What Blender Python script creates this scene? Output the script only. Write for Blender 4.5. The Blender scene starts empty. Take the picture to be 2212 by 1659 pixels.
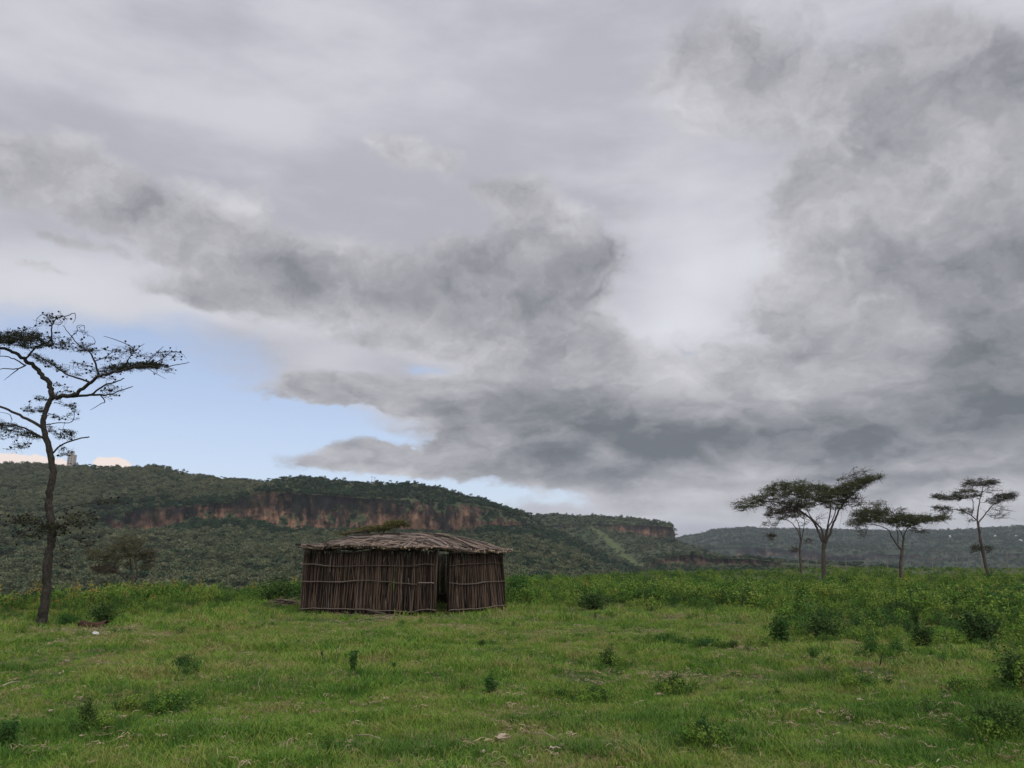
import bpy, math, random
import numpy as np
from mathutils import Vector

RND = random.Random(7)
NR = np.random.RandomState(11)
C = bpy.context.scene.collection
rad = math.radians

# ------------------------------------------------------------------ camera
CAM_H = 1.85
PITCH = rad(12.75)
FPX = 1661.0            # focal length in units of a 2212 px wide picture
sc = bpy.context.scene
cam = bpy.data.cameras.new("camera")
cam.sensor_width = 36.0
cam.lens = FPX / 2212.0 * 36.0
cam.clip_start = 0.1
cam.clip_end = 40000
cam_o = bpy.data.objects.new("camera", cam)
C.objects.link(cam_o)
cam_o.location = (0, 0, CAM_H)
cam_o.rotation_euler = (math.pi / 2 + PITCH, 0, 0)
sc.camera = cam_o

sc.view_settings.view_transform = 'Standard'
sc.view_settings.look = 'None'
sc.view_settings.gamma = 1
sc.view_settings.use_curve_mapping = False
sc.view_settings.exposure = 0.52
sc.cycles.max_bounces = 6
sc.cycles.diffuse_bounces = 3
sc.cycles.transparent_max_bounces = 4
sc.cycles.volume_bounces = 0
sc.cycles.use_denoising = True


def ray(X, Y):
    """direction of a picture point, scaled to horizontal length 1"""
    u = (X - 1106.0) / FPX
    v = -(Y - 829.5) / FPX
    d = Vector((u, math.cos(PITCH) - v * math.sin(PITCH), math.sin(PITCH) + v * math.cos(PITCH)))
    return d


def at_range(X, Y, R):
    d = ray(X, Y)
    h = math.hypot(d.x, d.y)
    return Vector((d.x / h * R, d.y / h * R, CAM_H + d.z / h * R))


def at_depth(X, Y, D):
    d = ray(X, Y)
    k = D / d.y
    return Vector((d.x * k, D, CAM_H + d.z * k))


def on_ground(X, Y):
    d = ray(X, Y)
    k = CAM_H / max(1e-3, -d.z)
    return Vector((d.x * k, d.y * k, 0))


# ------------------------------------------------------------------ sky and sun
SUN_EL, SUN_AZ = rad(48), rad(150)     # azimuth from +Y towards +X: behind the camera, to the right
world = bpy.data.worlds.new("World")
sc.world = world
world.use_nodes = True
nt = world.node_tree
nt.nodes.clear()


def N(t, **kw):
    n = nt.nodes.new(t)
    for k, v in kw.items():
        setattr(n, k, v)
    return n


def setin(n, i, v):
    if isinstance(v, bpy.types.NodeSocket):
        nt.links.new(v, n.inputs[i])
    else:
        n.inputs[i].default_value = v


def M(op, a, b=None, c=None, clamp=False):
    n = N('ShaderNodeMath', operation=op, use_clamp=clamp)
    setin(n, 0, a)
    if b is not None: setin(n, 1, b)
    if c is not None: setin(n, 2, c)
    return n.outputs[0]


def VM(op, a, b=None, s=None):
    n = N('ShaderNodeVectorMath', operation=op)
    setin(n, 0, a)
    if b is not None: setin(n, 1, b)
    if s is not None: n.inputs['Scale'].default_value = s
    return n.outputs['Value'] if op in ('LENGTH', 'DOT_PRODUCT') else n.outputs[0]


def SM(x, lo, hi, a=0.0, b=1.0):
    n = N('ShaderNodeMapRange', interpolation_type='SMOOTHSTEP')
    setin(n, 0, x)
    n.inputs[1].default_value = lo
    n.inputs[2].default_value = hi
    n.inputs[3].default_value = a
    n.inputs[4].default_value = b
    return n.outputs[0]


def MIX(f, a, b):
    n = N('ShaderNodeMix', data_type='RGBA')
    setin(n, 0, f)
    setin(n, 6, a if isinstance(a, bpy.types.NodeSocket) else (*a, 1))
    setin(n, 7, b if isinstance(b, bpy.types.NodeSocket) else (*b, 1))
    return n.outputs[2]


def NOISE(vec, scale, detail=4, rough=0.5, color=False, dist=0.0):
    n = N('ShaderNodeTexNoise')
    setin(n, 'Vector', vec)
    n.inputs['Scale'].default_value = scale
    n.inputs['Detail'].default_value = detail
    n.inputs['Roughness'].default_value = rough
    n.inputs['Distortion'].default_value = dist
    return n.outputs['Color'] if color else n.outputs['Fac']


geo = N('ShaderNodeNewGeometry')
dirv = VM('SCALE', geo.outputs['Incoming'], s=-1.0)
tc = N('ShaderNodeTexCoord')
dirv = tc.outputs['Generated']
sep = N('ShaderNodeSeparateXYZ')
nt.links.new(dirv, sep.inputs[0])
dx, dy, dz = sep.outputs
az = M('MULTIPLY', M('ARCTAN2', dx, dy), 57.2958)
el = M('MULTIPLY', M('ARCSINE', dz), 57.2958)
# noise space: flattened clouds towards the horizon
_cz = N('ShaderNodeCombineXYZ')
setin(_cz, 0, dx); setin(_cz, 1, dy)
setin(_cz, 2, M('MULTIPLY_ADD', dz, 1.2, SM(dz, -0.02, 0.30, 0.0, 0.20)))
nsq = _cz.outputs[0]
w1 = VM('SUBTRACT', NOISE(nsq, 3.2, 3, 0.5, color=True), (0.5, 0.5, 0.5))
w2 = VM('SUBTRACT', NOISE(nsq, 9.0, 5, 0.6, color=True), (0.5, 0.5, 0.5))
comb = N('ShaderNodeCombineXYZ')
setin(comb, 0, az); setin(comb, 1, el)
warp = VM('ADD', VM('SCALE', w1, s=5.0), VM('MULTIPLY', w2, (9.0, 5.5, 0)))
warp = VM('MULTIPLY', warp, (1.0, 0.62, 0.0))
q = VM('ADD', comb.outputs[0], warp)
qs = VM('ADD', comb.outputs[0], VM('SCALE', warp, s=0.35))     # barely warped


def azel(X, Y):
    d = ray(X, Y)
    return math.degrees(math.atan2(d.x, d.y)), math.degrees(math.atan2(d.z, math.hypot(d.x, d.y)))


def field(blobs, space):
    total = None
    for (X, Y, rx, ry, rot, amp) in blobs:
        a, e = azel(X, Y)
        a2, _ = azel(X + rx, Y)
        _, e2 = azel(X, Y - ry)
        mp = N('ShaderNodeMapping', vector_type='TEXTURE')
        setin(mp, 0, space)
        mp.inputs[1].default_value = (a, e, 0)
        mp.inputs[2].default_value = (0, 0, rad(rot))
        mp.inputs[3].default_value = (max(a2 - a, 0.3) * 1.3, max(e2 - e, 0.3) * 1.3, 1)
        gr = N('ShaderNodeTexGradient', gradient_type='SPHERICAL')
        nt.links.new(mp.outputs[0], gr.inputs[0])
        total = M('MULTIPLY_ADD', gr.outputs['Fac'], amp * 1.3, 0.0 if total is None else total)
    return total


# clear blue gaps
BLUE = field([
    (300, 860, 400, 185, 0, 1.3), (60, 820, 300, 150, 0, 0.8), (-260, 860, 300, 180, 0, 1.0),
    (640, 940, 270, 85, 0, 1.0), (800, 985, 160, 40, 0, 0.6),
    (930, 800, 75, 26, -6, 0.9), (1482, 768, 38, 9, 0, 1.0), (1600, 828, 22, 8, 0, 0.7),
    (1225, 1058, 55, 50, 10, 0.8), (1010, 1030, 100, 34, 0, 0.9), (1120, 1085, 160, 26, 0, 0.7),
    (390, 1030, 300, 70, 0, 1.0), (660, 1040, 420, 80, 0, 1.4), (980, 1050, 220, 34, 0, 1.1)], q)
# grey low cloud: coverage
COVER = field([
    (60, 380, 300, 110, -18, 0.75), (330, 450, 340, 130, -12, 0.75), (560, 560, 400, 140, -8, 0.85), (400, 640, 290, 44, 0, 0.95),
    (760, 640, 300, 110, -10, 0.9), (800, 735, 240, 34, 0, 0.6), (120, 538, 170, 20, 0, 0.95), (60, 582, 110, 14, 0, 0.9),
    (1060, 425, 190, 60, -18, 0.8), (1150, 520, 120, 90, -60, 0.7), (900, 345, 120, 40, 0, 0.45),
    (1000, 620, 280, 130, -15, 0.85), (1270, 590, 160, 120, 10, 1.0), (1120, 700, 260, 150, -20, 0.95), (1180, 820, 280, 160, 0, 1.0),
    (1400, 830, 340, 110, -8, 0.95), (1100, 930, 330, 90, 5, 1.1), (1420, 930, 420, 110, 0, 1.2), (1130, 1020, 130, 60, 0, 0.9),
    (770, 835, 240, 65, -4, 1.1), (640, 845, 150, 45, 0, 0.9), (830, 880, 220, 24, -3, 0.8), (730, 1000, 190, 40, -6, 1.2), (930, 1000, 140, 30, 0, 0.9),
    (1900, 350, 330, 300, 30, 1.0), (2150, 250, 320, 420, 0, 1.2), (1960, 620, 340, 320, 0, 1.3), (1760, 780, 280, 190, 0, 1.0),
    (1520, 160, 340, 220, 20, 1.15), (1750, 300, 220, 180, 0, 0.5), (1700, 450, 150, 100, 0, 0.5), (1750, 940, 560, 160, 0, 1.3), (2100, 900, 420, 260, 0, 1.3),
    (1500, 1040, 420, 50, 0, 1.1), (1850, 1060, 600, 70, 0, 1.1), (1400, 1095, 240, 24, 0, 0.8), (2400, 800, 500, 500, 0, 1.3)], q)
# how dark the grey cloud is
SHADE = field([
    (330, 420, 280, 80, -12, 0.34), (560, 570, 340, 90, -8, 0.36), (800, 650, 270, 70, -10, 0.35), (400, 652, 170, 26, 0, 0.4),
    (1080, 425, 130, 40, -18, 0.35), (1290, 570, 120, 80, 10, 0.5), (1130, 690, 200, 110, -20, 0.45),
    (1230, 925, 380, 95, 0, 1.25), (1500, 950, 400, 85, 0, 0.5), (1110, 1000, 160, 60, 0, 0.55), (1850, 950, 700, 85, 0, 1.0), (2060, 920, 360, 90, 0, 0.45),
    (1930, 330, 200, 130, 30, 0.35), (2190, 120, 220, 150, 0, 0.3), (1930, 600, 200, 90, -20, 0.5), (2120, 800, 230, 130, 0, 0.65), (2200, 560, 150, 200, 0, 0.4),
    (1150, 850, 220, 60, 0, 0.25), (1770, 760, 150, 50, 10, 0.3), (1320, 1040, 200, 22, 0, 0.4), (1900, 1035, 400, 14, 0, 0.45), (1600, 1085, 300, 10, 0, 0.3), (2400, 700, 400, 500, 0, 0.4)], qs)
# bright places
GLOW = field([
    (1500, 600, 170, 210, 0, 0.75), (1540, 240, 170, 110, 0, 0.4), (1440, 720, 130, 60, 0, 0.6), (700, 690, 260, 36, 0, 0.4), (120, 620, 300, 70, 0, 0.5), (250, 560, 200, 30, 0, 0.3),
    (1480, 850, 280, 60, -10, 0.6), (1560, 790, 120, 50, 0, 0.35), (1700, 520, 120, 60, 20, 0.5), (1300, 985, 46, 24, 0, 0.9), (1620, 1025, 80, 30, 0, 0.6), (1280, 690, 70, 40, 0, 0.5), (1780, 470, 110, 80, 0, 0.35),
    (1000, 200, 500, 200, 0, 0.15), (1350, 1090, 260, 40, 0, 0.5), (1900, 1100, 500, 40, 0, 0.6), (1960, 1010, 260, 16, 0, 0.3), (1620, 1060, 260, 14, 0, .4), (1020, 850, 130, 50, 0, 0.25), (1780, 640, 90, 60, 0, 0.3), (1960, 700, 120, 50, 0, .25)], qs)

nsw = VM('ADD', nsq, VM('SCALE', w2, s=0.16))
nA = NOISE(nsw, 5.0, 11, 0.575)
nA2 = NOISE(VM('ADD', nsw, (0.0, 0.0, 0.035)), 5.0, 11, 0.575)
vo = N('ShaderNodeTexVoronoi', feature='F1')
setin(vo, 'Vector', nsw)
vo.inputs['Scale'].default_value = 8.0
vo.inputs['Detail'].default_value = 3.0
vo.inputs['Roughness'].default_value = 0.5
puffv = M('SUBTRACT', vo.outputs['Distance'], 0.45)
nB = NOISE(nsq, 2.1, 4, 0.5)
nC = NOISE(VM('MULTIPLY', dirv, (1.0, 1.0, 3.2)), 2.6, 6, 0.55)
relief = M('SUBTRACT', nA, nA2)
hi_el = SM(el, 42, 62)                       # above the picture the deck closes in the same way
cov = M('ADD', M('ADD', COVER, M('MULTIPLY', M('SUBTRACT', nA, 0.5), 2.0)), M('MULTIPLY', M('SUBTRACT', nB, 0.5), 0.5))
cov = M('ADD', cov, M('MULTIPLY', hi_el, 0.35))
cov = M('SUBTRACT', cov, M('MULTIPLY', puffv, 0.55))
cmask = SM(cov, 0.28, 0.86)
blue_v = M('ADD', M('SUBTRACT', BLUE, M('MULTIPLY', COVER, 0.25)), M('MULTIPLY', M('SUBTRACT', nA, 0.5), 0.9))
bmask = SM(blue_v, 0.16, 1.05)

skyn = N('ShaderNodeTexSky', sky_type='NISHITA', sun_disc=False)
skyn.sun_elevation = SUN_EL
skyn.sun_rotation = SUN_AZ
skyn.altitude = 1900
skyn.dust_density = 1.6
skyc = VM('SCALE', skyn.outputs[0], s=0.135)
skyc = VM('MULTIPLY', skyc, (1.10, 0.97, 1.0))
skyc = MIX(SM(el, 1, 16, 0.62, 0.36), skyc, (0.60, 0.70, 0.82))
high = MIX(SM(nC, 0.36, 0.64), (0.43, 0.435, 0.49), (0.59, 0.595, 0.645))
high = MIX(M('MULTIPLY', GLOW, 0.75, clamp=True), high, (0.72, 0.73, 0.79))
col = MIX(bmask, high, skyc)
sh = M('ADD', M('MULTIPLY', SHADE, 0.72), M('MULTIPLY', M('SUBTRACT', nB, 0.5), 0.55))
sh = M('ADD', sh, M('MULTIPLY', relief, 2.3))
sh = M('ADD', sh, M('MULTIPLY', puffv, 0.95))
sh = M('ADD', sh, M('MULTIPLY', M('SUBTRACT', nA, 0.5), 1.3))
sh = M('SUBTRACT', sh, M('MULTIPLY', GLOW, 0.75))
sh = M('ADD', sh, M('MULTIPLY_ADD', SM(cov, 0.4, 1.5), 0.36, -0.08))
shn = N('ShaderNodeMapRange')
setin(shn, 0, sh)
shn.inputs[1].default_value = -0.45
shn.inputs[2].default_value = 2.1
crn = N('ShaderNodeValToRGB')
cre = crn.color_ramp
cre.interpolation = 'B_SPLINE'
for p_ in (0.4, 0.7): cre.elements.new(p_)
for e_, (p_, c_) in zip(cre.elements, [(0.0, (0.66, 0.66, 0.70)), (0.34, (0.47, 0.47, 0.50)), (0.64, (0.325, 0.328, 0.358)), (1.0, (0.110, 0.130, 0.148))]):
    e_.position = p_
    e_.color = (*c_, 1)
nt.links.new(shn.outputs[0], crn.inputs[0])
ccol = crn.outputs[0]
col = MIX(cmask, col, ccol)
# far sunlit cumulus tops low over the left skyline
PUFF = field([(40, 1000, 130, 22, 0, 1.2), (250, 1004, 46, 15, 0, 1.4), (-200, 1000, 160, 30, 0, 1.0)], qs)
PUFF = M('ADD', PUFF, M('MULTIPLY', M('SUBTRACT', NOISE(dirv, 60, 3, 0.6), 0.5), 0.9))
col = MIX(SM(PUFF, 0.38, 0.6), col, (0.93, 0.80, 0.74))
col = MIX(SM(el, -1.0, 0.5, 1.0, 0.0), col, (0.30, 0.33, 0.36))
bg = N('ShaderNodeBackground')
nt.links.new(col, bg.inputs[0])
bg.inputs[1].default_value = 0.74
wo = N('ShaderNodeOutputWorld')
nt.links.new(bg.outputs[0], wo.inputs[0])
world.cycles.sampling_method = 'MANUAL'
world.cycles.sample_map_resolution = 512

sun = bpy.data.lights.new("sun", 'SUN')
sun.energy = 1.5
sun.angle = rad(50)
sun.color = (1.0, 0.95, 0.88)
sun_o = bpy.data.objects.new("sun", sun)
C.objects.link(sun_o)
sd = Vector((math.sin(SUN_AZ) * math.cos(SUN_EL), math.cos(SUN_AZ) * math.cos(SUN_EL), math.sin(SUN_EL)))
sun_o.rotation_euler = sd.to_track_quat('Z', 'Y').to_euler()


# ------------------------------------------------------------------ helpers
def tag(o, label=None, cat=None, group=None, kind=None):
    if label: o['label'] = label
    if cat: o['category'] = cat
    if group: o['group'] = group
    if kind: o['kind'] = kind
    return o


def empty(name, loc, label=None, cat=None, group=None, rz=0.0):
    o = bpy.data.objects.new(name, None)
    o.location = loc
    o.rotation_euler = (0, 0, rz)
    o.empty_display_size = 0.2
    C.objects.link(o)
    return tag(o, label, cat, group)


def link(name, me, parent=None, **kw):
    o = bpy.data.objects.new(name, me)
    C.objects.link(o)
    if parent is not None:
        o.parent = parent
    return tag(o, **kw) if kw else o


class MB:
    """collects tubes, boxes and loose faces into one mesh"""
    def __init__(self):
        self.v, self.f, self.m, self.s = [], [], [], []

    def tube(self, pts, r, sides=6, mat=0, cap=1, smooth=True):
        pts = [Vector(p) for p in pts]
        n = len(pts)
        if not hasattr(r, '__len__'):
            r = [r] * n
        elif len(r) != n:
            r = [r[0] + (r[-1] - r[0]) * i / (n - 1) for i in range(n)]
        b0 = len(self.v)
        t0 = (pts[1] - pts[0]).normalized()
        up = Vector((0, 0, 1)) if abs(t0.z) < 0.9 else Vector((1, 0, 0))
        a = t0.cross(up).normalized()
        for i, p in enumerate(pts):
            t = (pts[min(i + 1, n - 1)] - pts[max(i - 1, 0)])
            t = t.normalized() if t.length > 1e-9 else t0
            a = (a - t * a.dot(t))
            a = a.normalized() if a.length > 1e-6 else t.orthogonal().normalized()
            b = t.cross(a)
            for k in range(sides):
                an = 2 * math.pi * k / sides
                self.v.append(tuple(p + (a * math.cos(an) + b * math.sin(an)) * r[i]))
        for i in range(n - 1):
            for k in range(sides):
                k2 = (k + 1) % sides
                self.f.append((b0 + i * sides + k, b0 + i * sides + k2, b0 + (i + 1) * sides + k2, b0 + (i + 1) * sides + k))
                self.m.append(mat); self.s.append(smooth)
        if cap:
            self.f.append(tuple(b0 + k for k in reversed(range(sides)))); self.m.append(cap - 1 if cap > 1 else mat); self.s.append(False)
            self.f.append(tuple(b0 + (n - 1) * sides + k for k in range(sides))); self.m.append(cap - 1 if cap > 1 else mat); self.s.append(False)

    def box(self, c, s, rz=0.0, mat=0):
        b0 = len(self.v)
        cr, sr = math.cos(rz), math.sin(rz)
        for z in (-1, 1):
            for x, y in ((-1, -1), (1, -1), (1, 1), (-1, 1)):
                px, py = x * s[0] / 2, y * s[1] / 2
                self.v.append((c[0] + px * cr - py * sr, c[1] + px * sr + py * cr, c[2] + z * s[2] / 2))
        for f in ((3, 2, 1, 0), (4, 5, 6, 7), (0, 1, 5, 4), (1, 2, 6, 5), (2, 3, 7, 6), (3, 0, 4, 7)):
            self.f.append(tuple(b0 + i for i in f)); self.m.append(mat); self.s.append(False)

    def mesh(self, name, mats, origin=None):
        me = bpy.data.meshes.new(name)
        v = self.v if origin is None else [(a - origin[0], b - origin[1], c - origin[2]) for a, b, c in self.v]
        me.from_pydata(v, [], self.f)
        for mt in mats: me.materials.append(mt)
        me.polygons.foreach_set('material_index', self.m)
        me.polygons.foreach_set('use_smooth', self.s)
        me.update()
        return me


def quad_mesh(name, verts, quads, mats, smooth=False, midx=None):
    me = bpy.data.meshes.new(name)
    nv, nf = len(verts), len(quads)
    me.vertices.add(nv)
    me.vertices.foreach_set('co', np.asarray(verts, dtype=np.float32).ravel())
    me.loops.add(nf * 4)
    me.loops.foreach_set('vertex_index', np.asarray(quads, dtype=np.int32).ravel())
    me.polygons.add(nf)
    me.polygons.foreach_set('loop_start', np.arange(0, nf * 4, 4, dtype=np.int32))
    me.polygons.foreach_set('loop_total', np.full(nf, 4, dtype=np.int32))
    for mt in mats: me.materials.append(mt)
    if midx is not None: me.polygons.foreach_set('material_index', np.asarray(midx, dtype=np.int32))
    me.polygons.foreach_set('use_smooth', np.full(nf, bool(smooth)))
    me.update(calc_edges=True)
    me.validate()
    return me


def unit(a):
    return a / np.maximum(np.linalg.norm(a, axis=-1, keepdims=True), 1e-9)


def leaf_arrays(cen, length, width, up=0.0, rs=NR):
    """diamond leaves at cen; up>0 lays them flatter"""
    n = len(cen)
    t = unit(rs.normal(size=(n, 3)))
    nrm = rs.normal(size=(n, 3))
    nrm[:, 2] = nrm[:, 2] * (1) + up * np.sign(rs.rand(n) - 0.02)
    nrm = unit(nrm)
    t = unit(t - nrm * (t * nrm).sum(1, keepdims=True))
    b = np.cross(nrm, t)
    L = (length * (0.6 + 0.8 * rs.rand(n)))[:, None]
    W = (width * (0.6 + 0.8 * rs.rand(n)))[:, None]
    v = np.stack([cen - t * L / 2, cen + b * W / 2, cen + t * L / 2, cen - b * W / 2], 1).reshape(-1, 3)
    q = np.arange(n * 4).reshape(-1, 4)
    return v, q


# numpy noise
def _hash(ix, iy, iz, seed):
    h = (ix.astype(np.int64) * 374761393 + iy.astype(np.int64) * 668265263 + iz.astype(np.int64) * 2147483647 + seed * 1274126177) & 0xFFFFFFFF
    h = ((h ^ (h >> 13)) * 1274126177) & 0xFFFFFFFF
    h = ((h ^ (h >> 16)) * 2246822519) & 0xFFFFFFFF
    return ((h ^ (h >> 15)) & 0xFFFFFF) / float(0xFFFFFF)


def vnoise(x, y, z=None, seed=0):
    x = np.asarray(x, float); y = np.asarray(y, float)
    z = np.zeros_like(x) if z is None else np.asarray(z, float)
    ix, iy, iz = np.floor(x), np.floor(y), np.floor(z)
    fx, fy, fz = x - ix, y - iy, z - iz
    fx, fy, fz = (f * f * (3 - 2 * f) for f in (fx, fy, fz))
    out = 0
    for a in (0, 1):
        for b in (0, 1):
            for c in (0, 1):
                w = (fx if a else 1 - fx) * (fy if b else 1 - fy) * (fz if c else 1 - fz)
                out = out + w * _hash(ix + a, iy + b, iz + c, seed)
    return out * 2 - 1


def fbm(x, y, z=None, seed=0, octv=4, gain=0.5):
    t, a = 0, 1.0
    for o in range(octv):
        k = 2.03 ** o
        t = t + a * vnoise(x * k, y * k, None if z is None else z * k, seed + o * 17)
        a *= gain
    return t


def sstep(x, a, b):
    t = np.clip((x - a) / (b - a), 0, 1)
    return t * t * (3 - 2 * t)


# ------------------------------------------------------------------ materials
def new_mat(name):
    global nt
    m = bpy.data.materials.new(name)
    m.use_nodes = True
    nt = m.node_tree
    nt.nodes.clear()
    return m


def finish(m, color, rough=0.85, bump=None, bump_d=0.02, transl=0.0, spec=0.25):
    out = N('ShaderNodeOutputMaterial')
    p = N('ShaderNodeBsdfPrincipled')
    setin(p, 'Base Color', color if isinstance(color, bpy.types.NodeSocket) else (*color, 1))
    p.inputs['Roughness'].default_value = rough
    p.inputs['Specular IOR Level'].default_value = spec
    if bump is not None:
        b = N('ShaderNodeBump')
        b.inputs['Distance'].default_value = bump_d
        setin(b, 'Height', bump)
        nt.links.new(b.outputs[0], p.inputs['Normal'])
    sh_ = p.outputs[0]
    if transl > 0:
        t = N('ShaderNodeBsdfTranslucent')
        if isinstance(color, bpy.types.NodeSocket): nt.links.new(color, t.inputs[0])
        else: t.inputs[0].default_value = (*color, 1)
        mx = N('ShaderNodeMixShader')
        mx.inputs[0].default_value = transl
        nt.links.new(p.outputs[0], mx.inputs[1])
        nt.links.new(t.outputs[0], mx.inputs[2])
        sh_ = mx.outputs[0]
    nt.links.new(sh_, out.inputs[0])
    m.diffuse_color = (0.3, 0.3, 0.3, 1)
    return m


def RAMP(f, stops):
    n = N('ShaderNodeValToRGB')
    cr = n.color_ramp
    while len(cr.elements) < len(stops): cr.elements.new(0.5)
    for e, (p, c) in zip(cr.elements, stops):
        e.position = p
        e.color = (*c, 1)
    setin(n, 0, f)
    return n.outputs[0]


def POS():
    return N('ShaderNodeNewGeometry').outputs['Position']


def RANDOM():
    return N('ShaderNodeObjectInfo').outputs['Random']


def leaf_mat(name, stops, pos_scale=0.3, rnd=0.5, transl=0.3, fine=None, rough=0.7):
    m = new_mat(name)
    P = POS()
    f = M('MULTIPLY', NOISE(P, pos_scale, 3, 0.6), 1.0 - rnd)
    f = M('ADD', f, M('MULTIPLY', RANDOM(), rnd))
    if fine:
        f = M('ADD', f, M('MULTIPLY', M('SUBTRACT', NOISE(P, fine, 2, 0.5), 0.5), 0.9))
    return finish(m, RAMP(f, stops), rough, transl=transl, spec=0.2)


def bark_mat(name, c1, c2, scale=14.0, rnd=0.5, stretch=(1, 1, 0.15)):
    m = new_mat(name)
    o = N('ShaderNodeTexCoord').outputs['Object']
    v = VM('MULTIPLY', o, stretch)
    n = NOISE(v, scale, 5, 0.65)
    f = M('ADD', M('MULTIPLY', n, 1.0 - rnd), M('MULTIPLY', RANDOM(), rnd))
    return finish(m, RAMP(f, [(0.30, c1), (0.68, c2)]), 0.9, bump=n, bump_d=0.03 if 'acacia' in name else 0.012)


# grass: patches of deep green, yellow green and dry thatch
def grass_patch():
    P = POS()
    big = NOISE(VM('MULTIPLY', P, (1, 0.8, 0)), 0.22, 4, 0.6)
    mid = NOISE(VM('MULTIPLY', P, (1, 1, 0)), 1.1, 3, 0.6)
    return P, big, mid


m = new_mat('soil_and_thatch')
P, big, mid = grass_patch()
fine = NOISE(P, 14, 6, 0.7)
f = M('ADD', M('MULTIPLY', mid, 0.5), M('MULTIPLY', fine, 0.5))
base = RAMP(f, [(0.30, (0.020, 0.030, 0.010)), (0.5, (0.060, 0.085, 0.024)), (0.68, (0.12, 0.105, 0.055))])
far_soil = MIX(SM(big, 0.35, 0.65), (0.045, 0.062, 0.028), (0.09, 0.085, 0.045))
# worn earth along the front of the hut
_d = VM('LENGTH', VM('MULTIPLY', VM('SUBTRACT', P, (-4.9, 26.55, 0)), (0.40, 1.5, 0)))
_worn = SM(M('ADD', _d, M('MULTIPLY', M('SUBTRACT', mid, 0.5), 1.2)), 0.7, 1.25, 1.0, 0.0)
base = MIX(_worn, base, MIX(fine, (0.05, 0.036, 0.026), (0.13, 0.10, 0.07)))
MAT_GROUND = finish(m, MIX(M('MULTIPLY', M('SUBTRACT', 1.0, _worn), 0.25), base, far_soil), 0.95, bump=fine, bump_d=0.03)

m = new_mat('grass_blades')
P, big, mid = grass_patch()
f = M('ADD', M('MULTIPLY', big, 0.45), M('MULTIPLY', mid, 0.35))
f = M('ADD', f, M('MULTIPLY', RANDOM(), 0.24))
f = M('MULTIPLY_ADD', M('SUBTRACT', f, 0.52), 1.45, 0.51)
col = RAMP(f, [(0.28, (0.048, 0.128, 0.016)), (0.40, (0.102, 0.222, 0.027)), (0.50, (0.172, 0.295, 0.040)), (0.59, (0.245, 0.305, 0.056)), (0.70, (0.30, 0.255, 0.11))])
MAT_GRASS = finish(m, col, 0.6, transl=0.3, spec=0.2)
m = new_mat('tall_grass_blades')
col = MIX(RANDOM(), (0.052, 0.125, 0.020), (0.105, 0.200, 0.032))
MAT_GRASS_TALL = finish(m, col, 0.6, transl=0.25, spec=0.2)
m = new_mat('dry_straw')
MAT_STRAW = finish(m, MIX(RANDOM(), (0.22, 0.16, 0.10), (0.50, 0.40, 0.27)), 0.8, transl=0.1)

MAT_BELT = leaf_mat('belt_leaves', [(0.22, (0.050, 0.125, 0.020)), (0.42, (0.115, 0.225, 0.032)), (0.60, (0.180, 0.280, 0.044)), (0.82, (0.215, 0.275, 0.052))], 0.16, 0.5, 0.3, fine=2.5)
MAT_BELT_RUST = leaf_mat('rusty_leaves', [(0.25, (0.16, 0.17, 0.035)), (0.5, (0.30, 0.21, 0.05)), (0.8, (0.38, 0.30, 0.08))], 0.4, 0.5, 0.3, fine=2.0)
MAT_BUSH = leaf_mat('bush_leaves', [(0.2, (0.026, 0.080, 0.018)), (0.6, (0.055, 0.140, 0.028)), (0.9, (0.09, 0.18, 0.035))], 0.9, 0.4, 0.25, fine=5)
MAT_BUSH_DARK = leaf_mat('dark_bush_leaves', [(0.2, (0.024, 0.058, 0.014)), (0.8, (0.064, 0.120, 0.026))], 0.9, 0.4, 0.2, fine=5)
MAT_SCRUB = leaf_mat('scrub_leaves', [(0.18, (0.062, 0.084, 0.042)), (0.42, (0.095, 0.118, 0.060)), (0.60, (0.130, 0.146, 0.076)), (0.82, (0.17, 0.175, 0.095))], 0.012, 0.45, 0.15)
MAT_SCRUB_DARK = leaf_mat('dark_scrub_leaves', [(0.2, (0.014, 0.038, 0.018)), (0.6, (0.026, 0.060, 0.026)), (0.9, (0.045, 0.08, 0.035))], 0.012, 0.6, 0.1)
MAT_ACACIA = leaf_mat('acacia_leaves', [(0.2, (0.030, 0.050, 0.012)), (0.6, (0.070, 0.098, 0.022)), (0.9, (0.105, 0.130, 0.032))], 0.6, 0.3, 0.25, fine=4)
MAT_ACACIA_DARK = leaf_mat('dark_acacia_leaves', [(0.2, (0.010, 0.018, 0.008)), (0.8, (0.030, 0.042, 0.014))], 0.6, 0.3, 0.15, fine=4)
MAT_ACACIA_BROWN = leaf_mat('dry_acacia_leaves', [(0.2, (0.035, 0.028, 0.015)), (0.8, (0.085, 0.065, 0.032))], 0.6, 0.3, 0.2, fine=4)
MAT_ACACIA_GREY = leaf_mat('grey_acacia_leaves', [(0.2, (0.085, 0.100, 0.045)), (0.8, (0.18, 0.19, 0.09))], 0.6, 0.3, 0.25, fine=4)
MAT_ACACIA_GREY2 = leaf_mat('tan_acacia_leaves', [(0.2, (0.055, 0.048, 0.026)), (0.8, (0.12, 0.10, 0.055))], 0.6, 0.3, 0.25, fine=4)
MAT_ACACIA_YEL = leaf_mat('yellow_acacia_leaves', [(0.2, (0.075, 0.080, 0.022)), (0.8, (0.15, 0.145, 0.045))], 0.6, 0.3, 0.25, fine=4)
MAT_BARK = bark_mat('acacia_bark', (0.012, 0.010, 0.009), (0.058, 0.050, 0.042), 16.0, 0.0, (1, 1, 0.6))
MAT_BARK2 = bark_mat('pale_acacia_bark', (0.035, 0.028, 0.024), (0.11, 0.09, 0.075), 6.0, 0.0, (1, 1, 0.4))
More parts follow.
